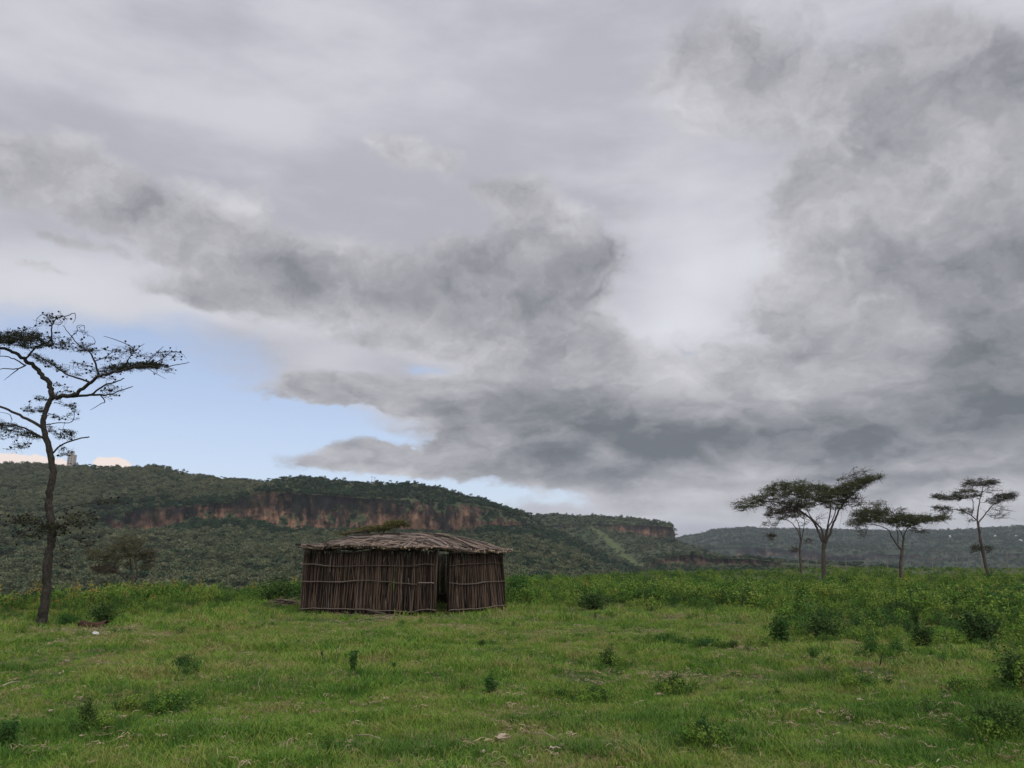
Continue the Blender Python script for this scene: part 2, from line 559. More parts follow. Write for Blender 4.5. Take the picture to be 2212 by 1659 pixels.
MAT_STEM = bark_mat('plant_stem', (0.05, 0.06, 0.02), (0.12, 0.10, 0.05), 20, 0.2)
MAT_STICK = bark_mat('stick_bark', (0.012, 0.0088, 0.0070), (0.112, 0.075, 0.054), 22.0, 0.5, (1, 1, 0.10))
MAT_STICK_PALE = bark_mat('peeled_stick', (0.09, 0.072, 0.064), (0.20, 0.165, 0.145), 22.0, 0.5, (1, 1, 0.10))
MAT_ROOFSTICK = bark_mat('roof_stick_bark', (0.040, 0.031, 0.026), (0.235, 0.180, 0.150), 16.0, 0.72, (0.4, 0.4, 1))
MAT_CUT = bark_mat('cut_wood', (0.28, 0.19, 0.13), (0.50, 0.36, 0.25), 30, 0.4)
MAT_GALL = bark_mat('dark_gall', (0.006, 0.005, 0.005), (0.02, 0.016, 0.013), 20, 0.2)
m = new_mat('white_litter'); MAT_WHITE = finish(m, MIX(NOISE(POS(), 30, 3), (0.55, 0.57, 0.6), (0.8, 0.8, 0.8)), 0.5)
m = new_mat('dry_husk'); MAT_HUSK = finish(m, MIX(NOISE(POS(), 30, 3), (0.28, 0.21, 0.16), (0.50, 0.41, 0.34)), 0.7)
m = new_mat('weathered_post'); MAT_POST = finish(m, MIX(NOISE(POS(), 3, 3), (0.13, 0.12, 0.11), (0.24, 0.23, 0.21)), 0.9)
m = new_mat('rusted_log'); MAT_LOG = finish(m, RAMP(NOISE(POS(), 6, 5, 0.7), [(0.35, (0.012, 0.009, 0.008)), (0.65, (0.085, 0.038, 0.024))]), 0.85)
m = new_mat('pale_render'); MAT_TOWER = finish(m, MIX(NOISE(POS(), 0.5, 3), (0.30, 0.27, 0.26), (0.45, 0.41, 0.39)), 0.9)
m = new_mat('dark_opening'); MAT_OPEN = finish(m, (0.05, 0.045, 0.045), 0.6)
m = new_mat('tin_roof'); MAT_TIN = finish(m, (0.42, 0.44, 0.47), 0.5)
m = new_mat('grey_metal'); MAT_METAL = finish(m, (0.15, 0.15, 0.16), 0.6)


def hill_mat(name, soil_a, soil_b, veg, rock_a, rock_b, sc_=1.0):
    """soil and low growth on the slopes, jointed ochre rock where it is steep"""
    m = new_mat(name)
    P = POS()
    g = N('ShaderNodeNewGeometry')
    nz = N('ShaderNodeSeparateXYZ')
    nt.links.new(g.outputs['True Normal'], nz.inputs[0])
    att = N('ShaderNodeAttribute', attribute_name='rock')
    rockf = att.outputs['Fac']
    n1 = NOISE(P, 0.012 * sc_, 6, 0.62)
    n2 = NOISE(P, 0.10 * sc_, 5, 0.65)
    soil = MIX(SM(n1, 0.38, 0.62), soil_a, soil_b)
    soil = MIX(SM(n2, 0.42, 0.62), soil, veg)
    stripes = NOISE(VM('MULTIPLY', P, (1, 1, 0.12)), 0.11 * sc_, 6, 0.7)
    lay = NOISE(VM('MULTIPLY', P, (0.15, 0.15, 1.6)), 0.10 * sc_, 5, 0.6)
    blk = NOISE(P, 0.028 * sc_, 6, 0.68)
    b2_ = NOISE(VM('MULTIPLY', P, (1, 1, 0.6)), 0.16 * sc_, 5, 0.75)
    rf = M('ADD', M('ADD', M('MULTIPLY', stripes, 0.22), M('MULTIPLY', blk, 0.36)), M('ADD', M('MULTIPLY', lay, 0.10), M('MULTIPLY', b2_, 0.32)))
    top_ = N('ShaderNodeAttribute', attribute_name='up').outputs['Fac']
    rf = M('SUBTRACT', rf, M('MULTIPLY', M('SUBTRACT', top_, 0.45), 0.09))
    rf = M('MULTIPLY_ADD', M('SUBTRACT', rf, 0.5), 2.3, 0.495)
    rock = RAMP(rf, [(0.40, (0.018, 0.017, 0.017)), (0.47, (rock_a[0] * .55, rock_a[1] * .55, rock_a[2] * .55)), (0.54, rock_a), (0.63, rock_b)])
    gr = SM(M('ADD', NOISE(P, 0.05 * sc_, 5, 0.7), M('MULTIPLY', att.outputs['Fac'], 0.0)), 0.52, 0.60)
    rock = MIX(M('MULTIPLY', gr, 0.45), rock, (0.016, 0.026, 0.014))
    pale = N('ShaderNodeAttribute', attribute_name='pale').outputs['Fac']
    soil = MIX(pale, soil, (0.085, 0.110, 0.045))
    c = MIX(SM(M('ADD', rockf, M('MULTIPLY', M('SUBTRACT', n2, 0.5), 0.6)), 0.4, 0.6), soil, rock)
    return finish(m, c, 0.95, bump=M('ADD', stripes, n2), bump_d=1.5, spec=0.1)


MAT_HILL = hill_mat('hill_slope_and_cliff', (0.055, 0.070, 0.036), (0.085, 0.085, 0.050), (0.045, 0.070, 0.032), (0.098, 0.062, 0.046), (0.215, 0.125, 0.082))
MAT_HILL2 = hill_mat('far_slope_and_cliff', (0.040, 0.060, 0.034), (0.060, 0.072, 0.045), (0.028, 0.050, 0.028), (0.115, 0.072, 0.055), (0.30, 0.19, 0.13), 0.45)

# ------------------------------------------------------------------ ground
RIMX = [(-1500, 60), (-300, 36), (0, 34), (300, 36), (650, 41), (1100, 56), (1400, 84), (1600, 122), (1900, 150), (2400, 160), (4000, 200)]
_rx = np.array([math.degrees(math.atan2(ray(x, 1200).x, ray(x, 1200).y)) for x, r in RIMX])
_rr = np.array([float(r) for x, r in RIMX])


def rim_of(azd):
    r = np.interp(azd, _rx, _rr)
    r = r + sstep(np.abs(azd), 62, 95) * 9000
    return r


def ground_z(x, y):
    x = np.asarray(x, float); y = np.asarray(y, float)
    R = np.hypot(x, y)
    azd = np.degrees(np.arctan2(x, y))
    z = fbm(x * 0.16, y * 0.16, seed=3, octv=3) * 0.06 + fbm(x * 0.9, y * 0.9, seed=9, octv=3) * 0.040
    rim = rim_of(azd) * (1 + 0.08 * vnoise(azd * 0.2, azd * 0))
    t = np.maximum(R - rim, 0)
    drop = np.where(t < 20, 0.0075 * t * t + 0.0 * t, 3 + 0.3 * (t - 20))
    z = z - np.minimum(drop, 62)
    hut = np.exp(-(((x + 3.8) / 4.5) ** 4 + ((y - 29.5) / 4.5) ** 4))
    z = z * (1 - hut * (R < 60)) + 0.0
    return z


az_in = np.concatenate([np.linspace(-180, -50, 40, endpoint=False), np.linspace(-50, 50, 260, endpoint=False), np.linspace(50, 180, 40, endpoint=False)])
Rs = np.concatenate([[0.01], np.geomspace(1.0, 200, 190), np.geomspace(215, 6000, 60)])
A, Rg = np.meshgrid(np.radians(az_in), Rs)
gx, gy = np.sin(A) * Rg, np.cos(A) * Rg
gz = ground_z(gx, gy)
gv = np.stack([gx, gy, gz], -1).reshape(-1, 3)
nu, nvv = len(az_in), len(Rs)
ii, jj = np.meshgrid(np.arange(nu), np.arange(nvv - 1))
i2 = (ii + 1) % nu
gq = np.stack([jj * nu + ii, (jj + 1) * nu + ii, (jj + 1) * nu + i2, jj * nu + i2], -1).reshape(-1, 4)
gq = gq[:, ::-1]
ground = link('ground', quad_mesh('ground', gv, gq, [MAT_GROUND], smooth=True))
tag(ground, kind='structure')


def gz1(x, y):
    return float(ground_z(np.array([x]), np.array([y]))[0])


# ------------------------------------------------------------------ hills
def lerp_cols(cols, X):
    xs = [c[0] for c in cols]
    return np.array([np.interp(X, xs, [c[1][k] for c in cols]) for k in range(len(cols[0][1]))])


def build_hill(name, rows, Xs, nv_per, mat, cliff_seg, seed, amp, cliff_amp, pale_fn=None):
    """rows: list of (R-curve, Y-curve) node rows, each curve a list of (X, value).
    Y may be ('z', value). The sheet runs from the foot up over the crest and down behind it."""
    K = len(rows)
    Xs = np.asarray(Xs, float)
    nodes = np.zeros((K, len(Xs), 3))
    for k, (rc, yc) in enumerate(rows):
        Rv = np.interp(Xs, [a for a, b in rc], [b for a, b in rc]) if isinstance(rc, list) else np.full(len(Xs), float(rc))
        for i, X in enumerate(Xs):
            if isinstance(yc, tuple):
                d = ray(X, 1200); h = math.hypot(d.x, d.y)
                nodes[k, i] = (d.x / h * Rv[i], d.y / h * Rv[i], yc[1])
            else:
                Y = np.interp(X, [a for a, b in yc], [b for a, b in yc])
                nodes[k, i] = at_range(X, Y + (5 if (k == K - 2) else 0), Rv[i])
    P_, W_, rowsN = [], [], []
    for k in range(K - 1):
        n = nv_per[k]
        for j in range(n):
            t = j / n
            P_.append(nodes[k] * (1 - t) + nodes[k + 1] * t)
            W_.append(1.0 if k == cliff_seg else 0.0)
            rowsN.append(k + t)
    P_.append(nodes[-1]); W_.append(0.0); rowsN.append(K - 1)
    G = np.array(P_)
    W = np.array(W_)[:, None] * np.ones(G.shape[1])[None]
    x, y, z = G[..., 0], G[..., 1], G[..., 2]
    R = np.hypot(x, y)
    s = 1.0 / amp[1]
    zz = fbm(x * s, y * s, seed=seed, octv=5, gain=0.5) * amp[0]
    rn = np.array(rowsN)[:, None]
    fade = np.clip(rn / 1.0, 0, 1) * (1 - 0.75 * np.exp(-((rn - (K - 2)) / 0.35) ** 2))
    z2 = z + zz * fade * (1 - 0.7 * W)
    # gullies and buttresses push the face in and out
    azd = np.arctan2(x, y)
    Rm = R.mean()
    b = fbm(azd * Rm / cliff_amp[1], z / (cliff_amp[1] * 2.5), seed=seed + 5, octv=5, gain=0.6)
    near = np.exp(-((rn - (cliff_seg + 0.5)) / 0.75) ** 2)
    dR = b * cliff_amp[0] * near
    G2 = np.stack([x * (R + dR) / R, y * (R + dR) / R, z2], -1)
    nr, ncx = G2.shape[:2]
    ii, jj = np.meshgrid(np.arange(ncx - 1), np.arange(nr - 1))
    q = np.stack([jj * ncx + ii, jj * ncx + ii + 1, (jj + 1) * ncx + ii + 1, (jj + 1) * ncx + ii], -1).reshape(-1, 4)
    me = quad_mesh(name, G2.reshape(-1, 3), q, [mat], smooth=False)
    # steepness -> rock
    e1 = G2[1:, :-1] - G2[:-1, :-1]; e2 = G2[:-1, 1:] - G2[:-1, :-1]
    nn = unit(np.cross(e2, e1))
    steep = np.zeros((nr, ncx)); steep[:-1, :-1] = 1 - np.abs(nn[..., 2])
    rock = sstep(steep, 0.34, 0.62) * sstep(np.broadcast_to(near, steep.shape), 0.45, 0.8)
    at = me.attributes.new('rock', 'FLOAT', 'POINT')
    at.data.foreach_set('value', rock.astype(np.float32).ravel())
    pale = pale_fn(G2, rn) if pale_fn else np.zeros((nr, ncx))
    at = me.attributes.new('up', 'FLOAT', 'POINT')
    at.data.foreach_set('value', (np.clip(rn - cliff_seg, 0, 1) * np.ones((nr, ncx))).astype(np.float32).ravel())
    at = me.attributes.new('pale', 'FLOAT', 'POINT')
    at.data.foreach_set('value', np.asarray(pale, dtype=np.float32).ravel())
    o = link(name, me)
    tag(o, kind='structure')
    return G2, rock, pale


CREST = [(-1400, 1010), (-600, 985), (-150, 992), (0, 1001), (100, 1000), (200, 1003), (300, 1008), (340, 1007), (370, 1015), (432, 1027), (500, 1036), (575, 1043), (605, 1035), (660, 1032), (720, 1038), (787, 1043), (889, 1041),
         (940, 1048), (980, 1063), (1041, 1079), (1092, 1101), (1138, 1116), (1170, 1135), (1230, 1160), (1300, 1190), (1400, 1240), (1500, 1300)]
CTOP = [(-1400, 1080), (0, 1065), (180, 1075), (230, 1112), (300, 1098), (400, 1088), (500, 1082), (560, 1064), (600, 1060), (700, 1063), (800, 1072), (900, 1079),
        (1000, 1092), (1050, 1098), (1100, 1113), (1140, 1126), (1170, 1145), (1230, 1168), (1300, 1200), (1400, 1250), (1500, 1310)]
CBOT = [(-1400, 1110), (0, 1090), (160, 1105), (230, 1147), (300, 1150), (340, 1147), (400, 1130), (500, 1124), (560, 1134), (600, 1144), (700, 1149), (800, 1145), (900, 1150),
        (1000, 1152), (1050, 1146), (1100, 1146), (1140, 1148), (1170, 1160), (1230, 1180), (1300, 1215), (1400, 1260), (1500, 1318)]
R_BOT = [(-1400, 800), (0, 790), (230, 700), (600, 690), (900, 720), (1140, 800), (1500, 700)]
R_TOP = [(-1400, 860), (0, 860), (180, 800), (240, 706), (600, 695), (900, 725), (1130, 805), (1170, 840), (1500, 730)]
R_CR = [(-1400, 1150), (0, 1120), (300, 1000), (560, 880), (700, 820), (900, 800), (1060, 835), (1140, 850), (1500, 760)]
XN = np.linspace(-1300, 1480, 900)
h1 = build_hill('hill', [
    (200, ('z', -66)), (270, [(-1400, 1345), (1000, 1340), (1500, 1345)]),
    (480, [(-1400, 1235), (600, 1215), (1100, 1215), (1200, 1235), (1500, 1335)]), (R_BOT, CBOT), (R_TOP, CTOP), (R_CR, CREST),
    ([(a, b + 200) for a, b in R_CR], ('z', -66))], XN, [8, 26, 44, 30, 26, 12], MAT_HILL, 3, 21, (5.0, 90.0), (16.0, 48.0))

CREST2 = [(700, 1085), (1000, 1100), (1143, 1107), (1200, 1107), (1286, 1111), (1360, 1116), (1432, 1122), (1449, 1126), (1453, 1130), (1458, 1162), (1487, 1174), (1542, 1195), (1615, 1217), (1750, 1262)]
CTOP2 = [(700, 1120), (1143, 1140), (1260, 1132), (1293, 1131), (1340, 1131), (1400, 1132), (1453, 1136), (1458, 1165), (1487, 1180), (1542, 1200), (1615, 1222), (1750, 1268)]
CBOT2 = [(700, 1140), (1143, 1150), (1260, 1137), (1293, 1139), (1340, 1147), (1400, 1158), (1453, 1162), (1458, 1170), (1487, 1184), (1542, 1206), (1615, 1228), (1750, 1272)]


def strip(G, rn):
    """a pale grassy spur running down the slope"""
    x, y = G[..., 0], G[..., 1]
    az_ = np.degrees(np.arctan2(x, y))
    a0 = azel(1272, 1200)[0]; a1 = azel(1420, 1200)[0]
    t = np.clip((3.0 - rn) / 2.0, 0, 1) * np.ones_like(az_)
    c = a0 + (a1 - a0) * t ** 0.8
    return np.exp(-((az_ - c) / (0.16 + 0.35 * (0.3 + t))) ** 4) * ((rn > 0.8) & (rn < 3.05))


h2 = build_hill('hill', [
    (800, ('z', -66)), (850, [(700, 1250), (1450, 1250), (1750, 1300)]), (960, [(700, 1205), (1300, 1205), (1440, 1205), (1600, 1240), (1750, 1290)]),
    (1120, CBOT2), (1122.5, CTOP2), ([(700, 1300), (1440, 1230), (1453, 1170), (1750, 1150)], CREST2), (1500, ('z', -66))],
    np.linspace(750, 1740, 520), [6, 18, 34, 16, 14, 10], MAT_HILL, 3, 41, (3.0, 80.0), (6.0, 40.0), strip)

CREST3 = [(1380, 1175), (1462, 1162), (1480, 1155), (1512, 1150), (1542, 1140), (1575, 1138), (1616, 1136), (1700, 1138), (1829, 1139), (1930, 1141), (2018, 1140), (2100, 1137), (2212, 1130), (2600, 1115), (3600, 1120)]
h3 = build_hill('far_plateau', [
    (1650, ('z', -66)), (1750, [(1380, 1235), (3600, 1240)]), (2000, [(1380, 1215), (1700, 1208), (3600, 1215)]),
    (2012, [(1380, 1196), (1600, 1186), (1750, 1183), (1900, 1190), (2050, 1200), (3600, 1205)]),
    (2350, [(1380, 1185), (1560, 1168), (1800, 1168), (2212, 1172), (3600, 1172)]),
    (2950, CREST3), (3600, ('z', -66))],
    np.linspace(1390, 3500, 760), [4, 16, 14, 26, 26, 8], MAT_HILL2, 2, 61, (13.0, 240.0), (45.0, 150.0))

# pale eroded banks low in the valley mouth
h4 = build_hill('valley_bank', [
    (560, ('z', -66)), (620, [(1380, 1240), (2000, 1240)]), (700, [(1380, 1226), (1450, 1222), (1520, 1222), (1650, 1226), (2000, 1236)]),
    (703, [(1380, 1220), (1440, 1203), (1480, 1197), (1512, 1199), (1530, 1206), (1620, 1207), (1700, 1216), (2000, 1232)]),
    (760, [(1380, 1212), (1440, 1196), (1480, 1191), (1530, 1199), (1620, 1202), (1700, 1211), (2000, 1230)]), (900, ('z', -66))],
    np.linspace(1390, 1950, 260), [3, 8, 10, 8, 5], MAT_HILL, 2, 71, (2.0, 60.0), (9.0, 30.0))


# ------------------------------------------------------------------ scattering (uncountable growth only)
def make_points(name, pts, scl, rz, idx, protos, label=None, tilt=0.0, rs=NR, cat=None):
    n = len(pts)
    me = bpy.data.meshes.new(name)
    me.vertices.add(n)
    me.vertices.foreach_set('co', np.asarray(pts, dtype=np.float32).ravel())
    a = me.attributes.new('s', 'FLOAT_VECTOR', 'POINT')
    s = np.asarray(scl, dtype=np.float32)
    if s.ndim == 1: s = np.repeat(s[:, None], 3, 1)
    a.data.foreach_set('vector', s.ravel())
    a = me.attributes.new('r', 'FLOAT_VECTOR', 'POINT')
    e = np.zeros((n, 3), dtype=np.float32)
    e[:, 0] = rs.normal(size=n) * tilt
    e[:, 1] = rs.normal(size=n) * tilt
    e[:, 2] = rz
    a.data.foreach_set('vector', e.ravel())
    a = me.attributes.new('k', 'INT', 'POINT')
    a.data.foreach_set('value', np.asarray(idx, dtype=np.int32))
    o = link(name, me)
    tag(o, label, cat, kind='stuff')
    col_ = bpy.data.collections.new(name + '_kinds')
    for i, p in enumerate(protos):
        po = bpy.data.objects.new('%s_kind_%02d' % (name, i), p)
        col_.objects.link(po)
    ng = bpy.data.node_groups.new(name + '_scatter', 'GeometryNodeTree')
    ng.interface.new_socket('Geometry', in_out='INPUT', socket_type='NodeSocketGeometry')
    ng.interface.new_socket('Geometry', in_out='OUTPUT', socket_type='NodeSocketGeometry')
    gi = ng.nodes.new('NodeGroupInput'); go = ng.nodes.new('NodeGroupOutput')
    iop = ng.nodes.new('GeometryNodeInstanceOnPoints')
    ci = ng.nodes.new('GeometryNodeCollectionInfo')
    ci.inputs['Collection'].default_value = col_
    ci.inputs['Separate Children'].default_value = True
    ci.inputs['Reset Children'].default_value = True

    def att(nm, tp):
        x = ng.nodes.new('GeometryNodeInputNamedAttribute'); x.data_type = tp; x.inputs['Name'].default_value = nm
        return x.outputs['Attribute']
    ng.links.new(gi.outputs[0], iop.inputs['Points'])
    ng.links.new(ci.outputs[0], iop.inputs['Instance'])
    iop.inputs['Pick Instance'].default_value = True
    ng.links.new(att('k', 'INT'), iop.inputs['Instance Index'])
    e2r = ng.nodes.new('FunctionNodeEulerToRotation')
    ng.links.new(att('r', 'FLOAT_VECTOR'), e2r.inputs[0])
    ng.links.new(e2r.outputs[0], iop.inputs['Rotation'])
    ng.links.new(att('s', 'FLOAT_VECTOR'), iop.inputs['Scale'])
    ng.links.new(iop.outputs[0], go.inputs[0])
    md = o.modifiers.new('scatter', 'NODES')
    md.node_group = ng
    return o


def crown_mesh(name, mat, n, R, H, leaf, rs, flat=0.5, lobes=7, trunk=0.0, bark=None):
    """an open crown: leaf clumps gathered on a few lobes, gaps in between, a stem below"""
    cs = rs.normal(size=(lobes, 3)) * np.array([R * 0.45, R * 0.45, H * 0.16]) + np.array([0, 0, trunk + H * 0.55])
    rr = R * (0.35 + 0.3 * rs.rand(lobes))
    w = rs.randint(0, lobes, n)
    d = unit(rs.normal(size=(n, 3)))
    d[:, 2] = d[:, 2] * 0.8 + 0.15
    p = cs[w] + d * (rr[w] * (0.55 + 0.5 * rs.rand(n)))[:, None] * np.array([1, 1, flat])
    p[:, 2] = np.maximum(p[:, 2], trunk * 0.6 + 0.03 * H)
    v, q = leaf_arrays(p, leaf, leaf * 0.7, up=0.8, rs=rs)
    mi = np.zeros(len(q), int)
    mats = [mat]
    if trunk > 0:
        mats.append(bark or MAT_BARK2)
        b = MB()
        for c in cs[:4]:
            b.tube([(0, 0, -0.4), (0, 0, trunk * 0.5), tuple(c)], [R * 0.055, R * 0.045, R * 0.02], 4, cap=0)
        q2 = np.array(b.f) + len(v)
        v = np.concatenate([v, np.array(b.v)]); q = np.concatenate([q, q2]); mi = np.concatenate([mi, np.ones(len(q2), int)])
    return quad_mesh(name, v, q, mats, midx=mi)


rs = np.random.RandomState(5)
scrub_protos = [crown_mesh('scrub_crown', MAT_SCRUB, 260, 1.0, 1.25, 0.26, rs, 0.72, 5) for _ in range(4)] + \
               [crown_mesh('scrub_crown_dark', MAT_SCRUB_DARK, 260, 1.0, 1.3, 0.26, rs, 0.75, 5) for _ in range(2)] + \
               [crown_mesh('scrub_flat_crown', MAT_SCRUB_DARK, 200, 1.1, 0.5, 0.28, rs, 0.22, 5, trunk=1.0)]


def scatter_on(G, rock, pale, n, rs, margin=None):
    """random points on a hill sheet weighted by area"""
    a = G[:-1, :-1]; b = G[:-1, 1:]; c = G[1:, :-1]
    area = np.linalg.norm(np.cross(b - a, c - a), axis=-1)
    w = area * (1 - 0.92 * rock[:-1, :-1]) * (1 - 0.93 * np.clip(pale[:-1, :-1], 0, 1))
    w[:3] = 0; w[-5:] *= 0.3
    az_ = np.degrees(np.arctan2(a[..., 0], a[..., 1]))
    w = w * (np.abs(az_) < 48)
    p = (w / w.sum()).ravel()
    k = rs.choice(len(p), size=n, p=p)
    j, i = np.divmod(k, area.shape[1])
    u, v = rs.rand(n)[:, None], rs.rand(n)[:, None]
    pt = G[j, i] * (1 - u) * (1 - v) + G[j, i + 1] * u * (1 - v) + G[j + 1, i] * (1 - u) * v + G[j + 1, i + 1] * u * v
    return pt, rock[j, i], j


def hill_scrub(name, H, n, size, label, seed, dark_rows=None, lift=-0.2, flatp=0.03):
    rs = np.random.RandomState(seed)
    pt, rk, j = scatter_on(H[0], H[1], H[2], n, rs)
    patch = vnoise(pt[:, 0] / 60, pt[:, 1] / 60, seed=seed)
    keep = rs.rand(len(pt)) < 0.80 + 0.35 * patch
    pt, rk, patch, j = pt[keep], rk[keep], patch[keep], j[keep]
    n = len(pt)
    s = size * (0.5 + rs.rand(n) ** 1.6 * 0.9)
    s = s * (1 - 0.35 * rk)
    S = np.stack([s, s, s * (0.75 + 0.4 * rs.rand(n))], 1)
    idx = rs.randint(0, 4, n)
    azp = np.degrees(np.arctan2(pt[:, 0], pt[:, 1]))
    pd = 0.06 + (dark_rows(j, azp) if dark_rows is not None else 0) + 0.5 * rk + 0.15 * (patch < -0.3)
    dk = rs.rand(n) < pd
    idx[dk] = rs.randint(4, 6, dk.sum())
    fl = rs.rand(n) < flatp
    idx[fl] = 6
    pt = pt + np.array([0, 0, lift])
    return make_points(name, pt, S, rs.rand(n) * 6.283, idx, scrub_protos, label, 0.08, rs)


_cs = 8 + 26 + 44
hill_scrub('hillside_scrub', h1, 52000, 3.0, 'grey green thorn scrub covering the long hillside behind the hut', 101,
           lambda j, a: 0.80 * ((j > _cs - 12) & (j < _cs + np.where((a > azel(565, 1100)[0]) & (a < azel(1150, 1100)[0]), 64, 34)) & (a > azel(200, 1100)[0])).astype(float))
hill_scrub('ridge_scrub', h2, 15000, 2.7, 'dark scrub on the lower ridge that ends in a sheer cliff', 102, lambda j, a: 0.3 + 0 * j)
hill_scrub('plateau_scrub', h3, 26000, 4.3, 'distant bush cover on the far plateau to the right', 103, lambda j, a: 0.75 + 0 * j)  # mostly dark crowns: cloud shade over the plateau put into the leaf colour
hill_scrub('valley_scrub', h4, 1500, 2.2, 'dark bushes on the pale banks at the valley mouth', 104, lambda j, a: 0.6 + 0 * j)

# ------------------------------------------------------------------ grass
def tuft_mesh(name, n, h, spread, w, mat, rs, droop=0.5, seg=2):
    V, Q = [], []
    for _ in range(n):
        a = rs.rand() * 6.283
        r = spread * math.sqrt(rs.rand())
        x, y = r * math.cos(a), r * math.sin(a)
        b = rs.rand() * 6.283
        hh = h * (0.45 + 0.75 * rs.rand())
        ln = droop * hh * (0.3 + rs.rand())
        c = b + 1.57 + rs.normal() * 0.4
        wx, wy = math.cos(c) * w / 2, math.sin(c) * w / 2
        k0 = len(V)
        for s in range(seg + 1):
            t = s / seg
            px, py, pz = x + math.cos(b) * ln * t * t, y + math.sin(b) * ln * t * t, hh * (t - 0.25 * t * t * droop)
            ww = 1 - 0.85 * t
            V += [(px - wx * ww, py - wy * ww, pz), (px + wx * ww, py + wy * ww, pz)]
        for s in range(seg):
            Q.append((k0 + 2 * s, k0 + 2 * s + 1, k0 + 2 * s + 3, k0 + 2 * s + 2))
    return quad_mesh(name, np.array(V), np.array(Q), [mat])


rs = np.random.RandomState(21)
grass_protos = [tuft_mesh('grass_tuft', 42, 0.085, 0.16, 0.009, MAT_GRASS, rs, 0.9) for _ in range(5)] + \
               [tuft_mesh('straw_tuft', 7, 0.07, 0.15, 0.008, MAT_STRAW, rs, 2.2) for _ in range(2)]


def wedge(n, r0, r1, a0, a1, rs, power=1.0):
    """random ground points in a ring sector; power 1 = even per area"""
    u = rs.rand(n)
    R = np.sqrt(r0 * r0 + (r1 * r1 - r0 * r0) * u) if power == 1.0 else r0 * (r1 / r0) ** u
    a = np.radians(a0 + (a1 - a0) * rs.rand(n))
    return np.sin(a) * R, np.cos(a) * R, R, np.degrees(a)


# where the herb belt begins, by picture column
BX = [(-900, 1335), (0, 1338), (90, 1334), (260, 1330), (300, 1322), (450, 1318), (640, 1306), (900, 1300), (1090, 1302), (1250, 1312), (1420, 1312), (1560, 1312), (1650, 1326), (1720, 1372), (1800, 1388),
      (1900, 1396), (2050, 1402), (2140, 1420), (2170, 1480), (2230, 1560), (2600, 1600)]
_bx = [azel(x, 1300)[0] for x, y in BX]
_bR = [math.hypot(*on_ground(x, y)[:2]) for x, y in BX]


def belt_R(azd):
    return np.interp(azd, _bx, _bR)


def inside_hut(x, y, m=0.0):
    return ((x + 3.9) / (4.0 + m)) ** 4 + ((y - 29.4) / (2.9 + m)) ** 4 < 1


rs = np.random.RandomState(31)
gxs, gys, scs, ids = [], [], [], []
for (n, r0, r1, s0) in ((44000, 2.0, 12, 1.0), (37000, 12, 24, 1.25), (41000, 24, 66, 2.0)):
    x, y, R, a = wedge(n, r0, r1, *((-62, 62) if r0 < 12 else (-48, 48)), rs)
    keep = R < np.maximum(belt_R(a) + np.where(a > 8, 34, 12), 20)
    x, y, R, a = x[keep], y[keep], R[keep], a[keep]
    pn = fbm(x * 0.35, y * 0.35, seed=77, octv=3)
    th = vnoise(x * 1.3, y * 1.3, seed=78)
    keep = rs.rand(len(x)) < 0.92 + 0.3 * th
    x, y, pn, th = x[keep], y[keep], pn[keep], th[keep]
    s = s0 * (0.6 + 0.6 * rs.rand(len(x))) * (1 + 0.35 * np.clip(pn, -1, 1.2)) * (1 + 0.35 * fbm(x * 1.6, y * 1.6, seed=79, octv=2))
    gxs.append(x); gys.append(y); scs.append(s)
    idx = rs.randint(0, 5, len(x))
    dry = rs.rand(len(x)) < 0.12 + 0.24 * (fbm(x * 0.5, y * 0.5, seed=91, octv=2) > 0.25)
    idx[dry] = rs.randint(5, 7, dry.sum())
    ids.append(idx)
x, y, s, idx = (np.concatenate(v) for v in (gxs, gys, scs, ids))
keep = ~(inside_hut(x, y, -0.2) & (rs.rand(len(x)) < 0.6))
bare = (np.abs(x + 4.9) < 2.6) & (np.abs(y - 26.5) < 0.65) & (rs.rand(len(x)) < 0.85)
keep &= ~bare
x, y, s, idx = x[keep], y[keep], s[keep], idx[keep]
z = ground_z(x, y) - 0.005
S = np.stack([s, s, s * (0.8 + 0.4 * rs.rand(len(s)))], 1)
make_points('grass', np.stack([x, y, z], 1), S, rs.rand(len(x)) * 6.283, idx, grass_protos, 'short cropped green grass with dry blades across the foreground', 0.10, rs)

# darker, taller clumps of grass
rs = np.random.RandomState(33)
tall_protos = [tuft_mesh('tall_tuft', 46, 0.15, 0.17, 0.009, MAT_GRASS_TALL, rs, 0.7) for _ in range(4)]
TP = [(600, 1470, 150, 42, 210), (520, 1485, 60, 22, 60), (430, 1395, 110, 14, 50), (820, 1390, 120, 12, 40), (1310, 1435, 60, 14, 60), (1250, 1505, 90, 12, 70), (1420, 1560, 160, 26, 120), (960, 1470, 60, 16, 40), (1000, 1330, 70, 8, 50), (950, 1322, 18, 6, 30),
      (370, 1515, 70, 14, 80), (180, 1580, 80, 30, 90), (20, 1600, 50, 40, 90), (260, 1500, 60, 12, 40), (50, 1445, 60, 8, 40), (1680, 1440, 80, 10, 50), (1750, 1470, 90, 12, 60), (1540, 1600, 80, 34, 120), (850, 1630, 160, 26, 160),
      (1280, 1635, 120, 18, 90), (1950, 1545, 160, 26, 110), (2160, 1560, 60, 60, 140), (1980, 1445, 90, 10, 60), (1180, 1560, 50, 12, 30), (450, 1595, 90, 14, 60), (700, 1400, 30, 10, 16), (1900, 1630, 180, 20, 90), (1120, 1440, 60, 10, 30)]
px, py = [], []
for (X, Y, rx, ry, n) in TP:
    for _ in range(int(n * 0.75)):
        g = on_ground(X + rs.normal() * rx * 0.7, max(1290, Y + rs.normal() * ry * 0.5))
        px.append(g.x); py.append(g.y)
px, py = np.array(px), np.array(py)
R_ = np.hypot(px, py)
s = (0.45 + 0.75 * rs.rand(len(px)))
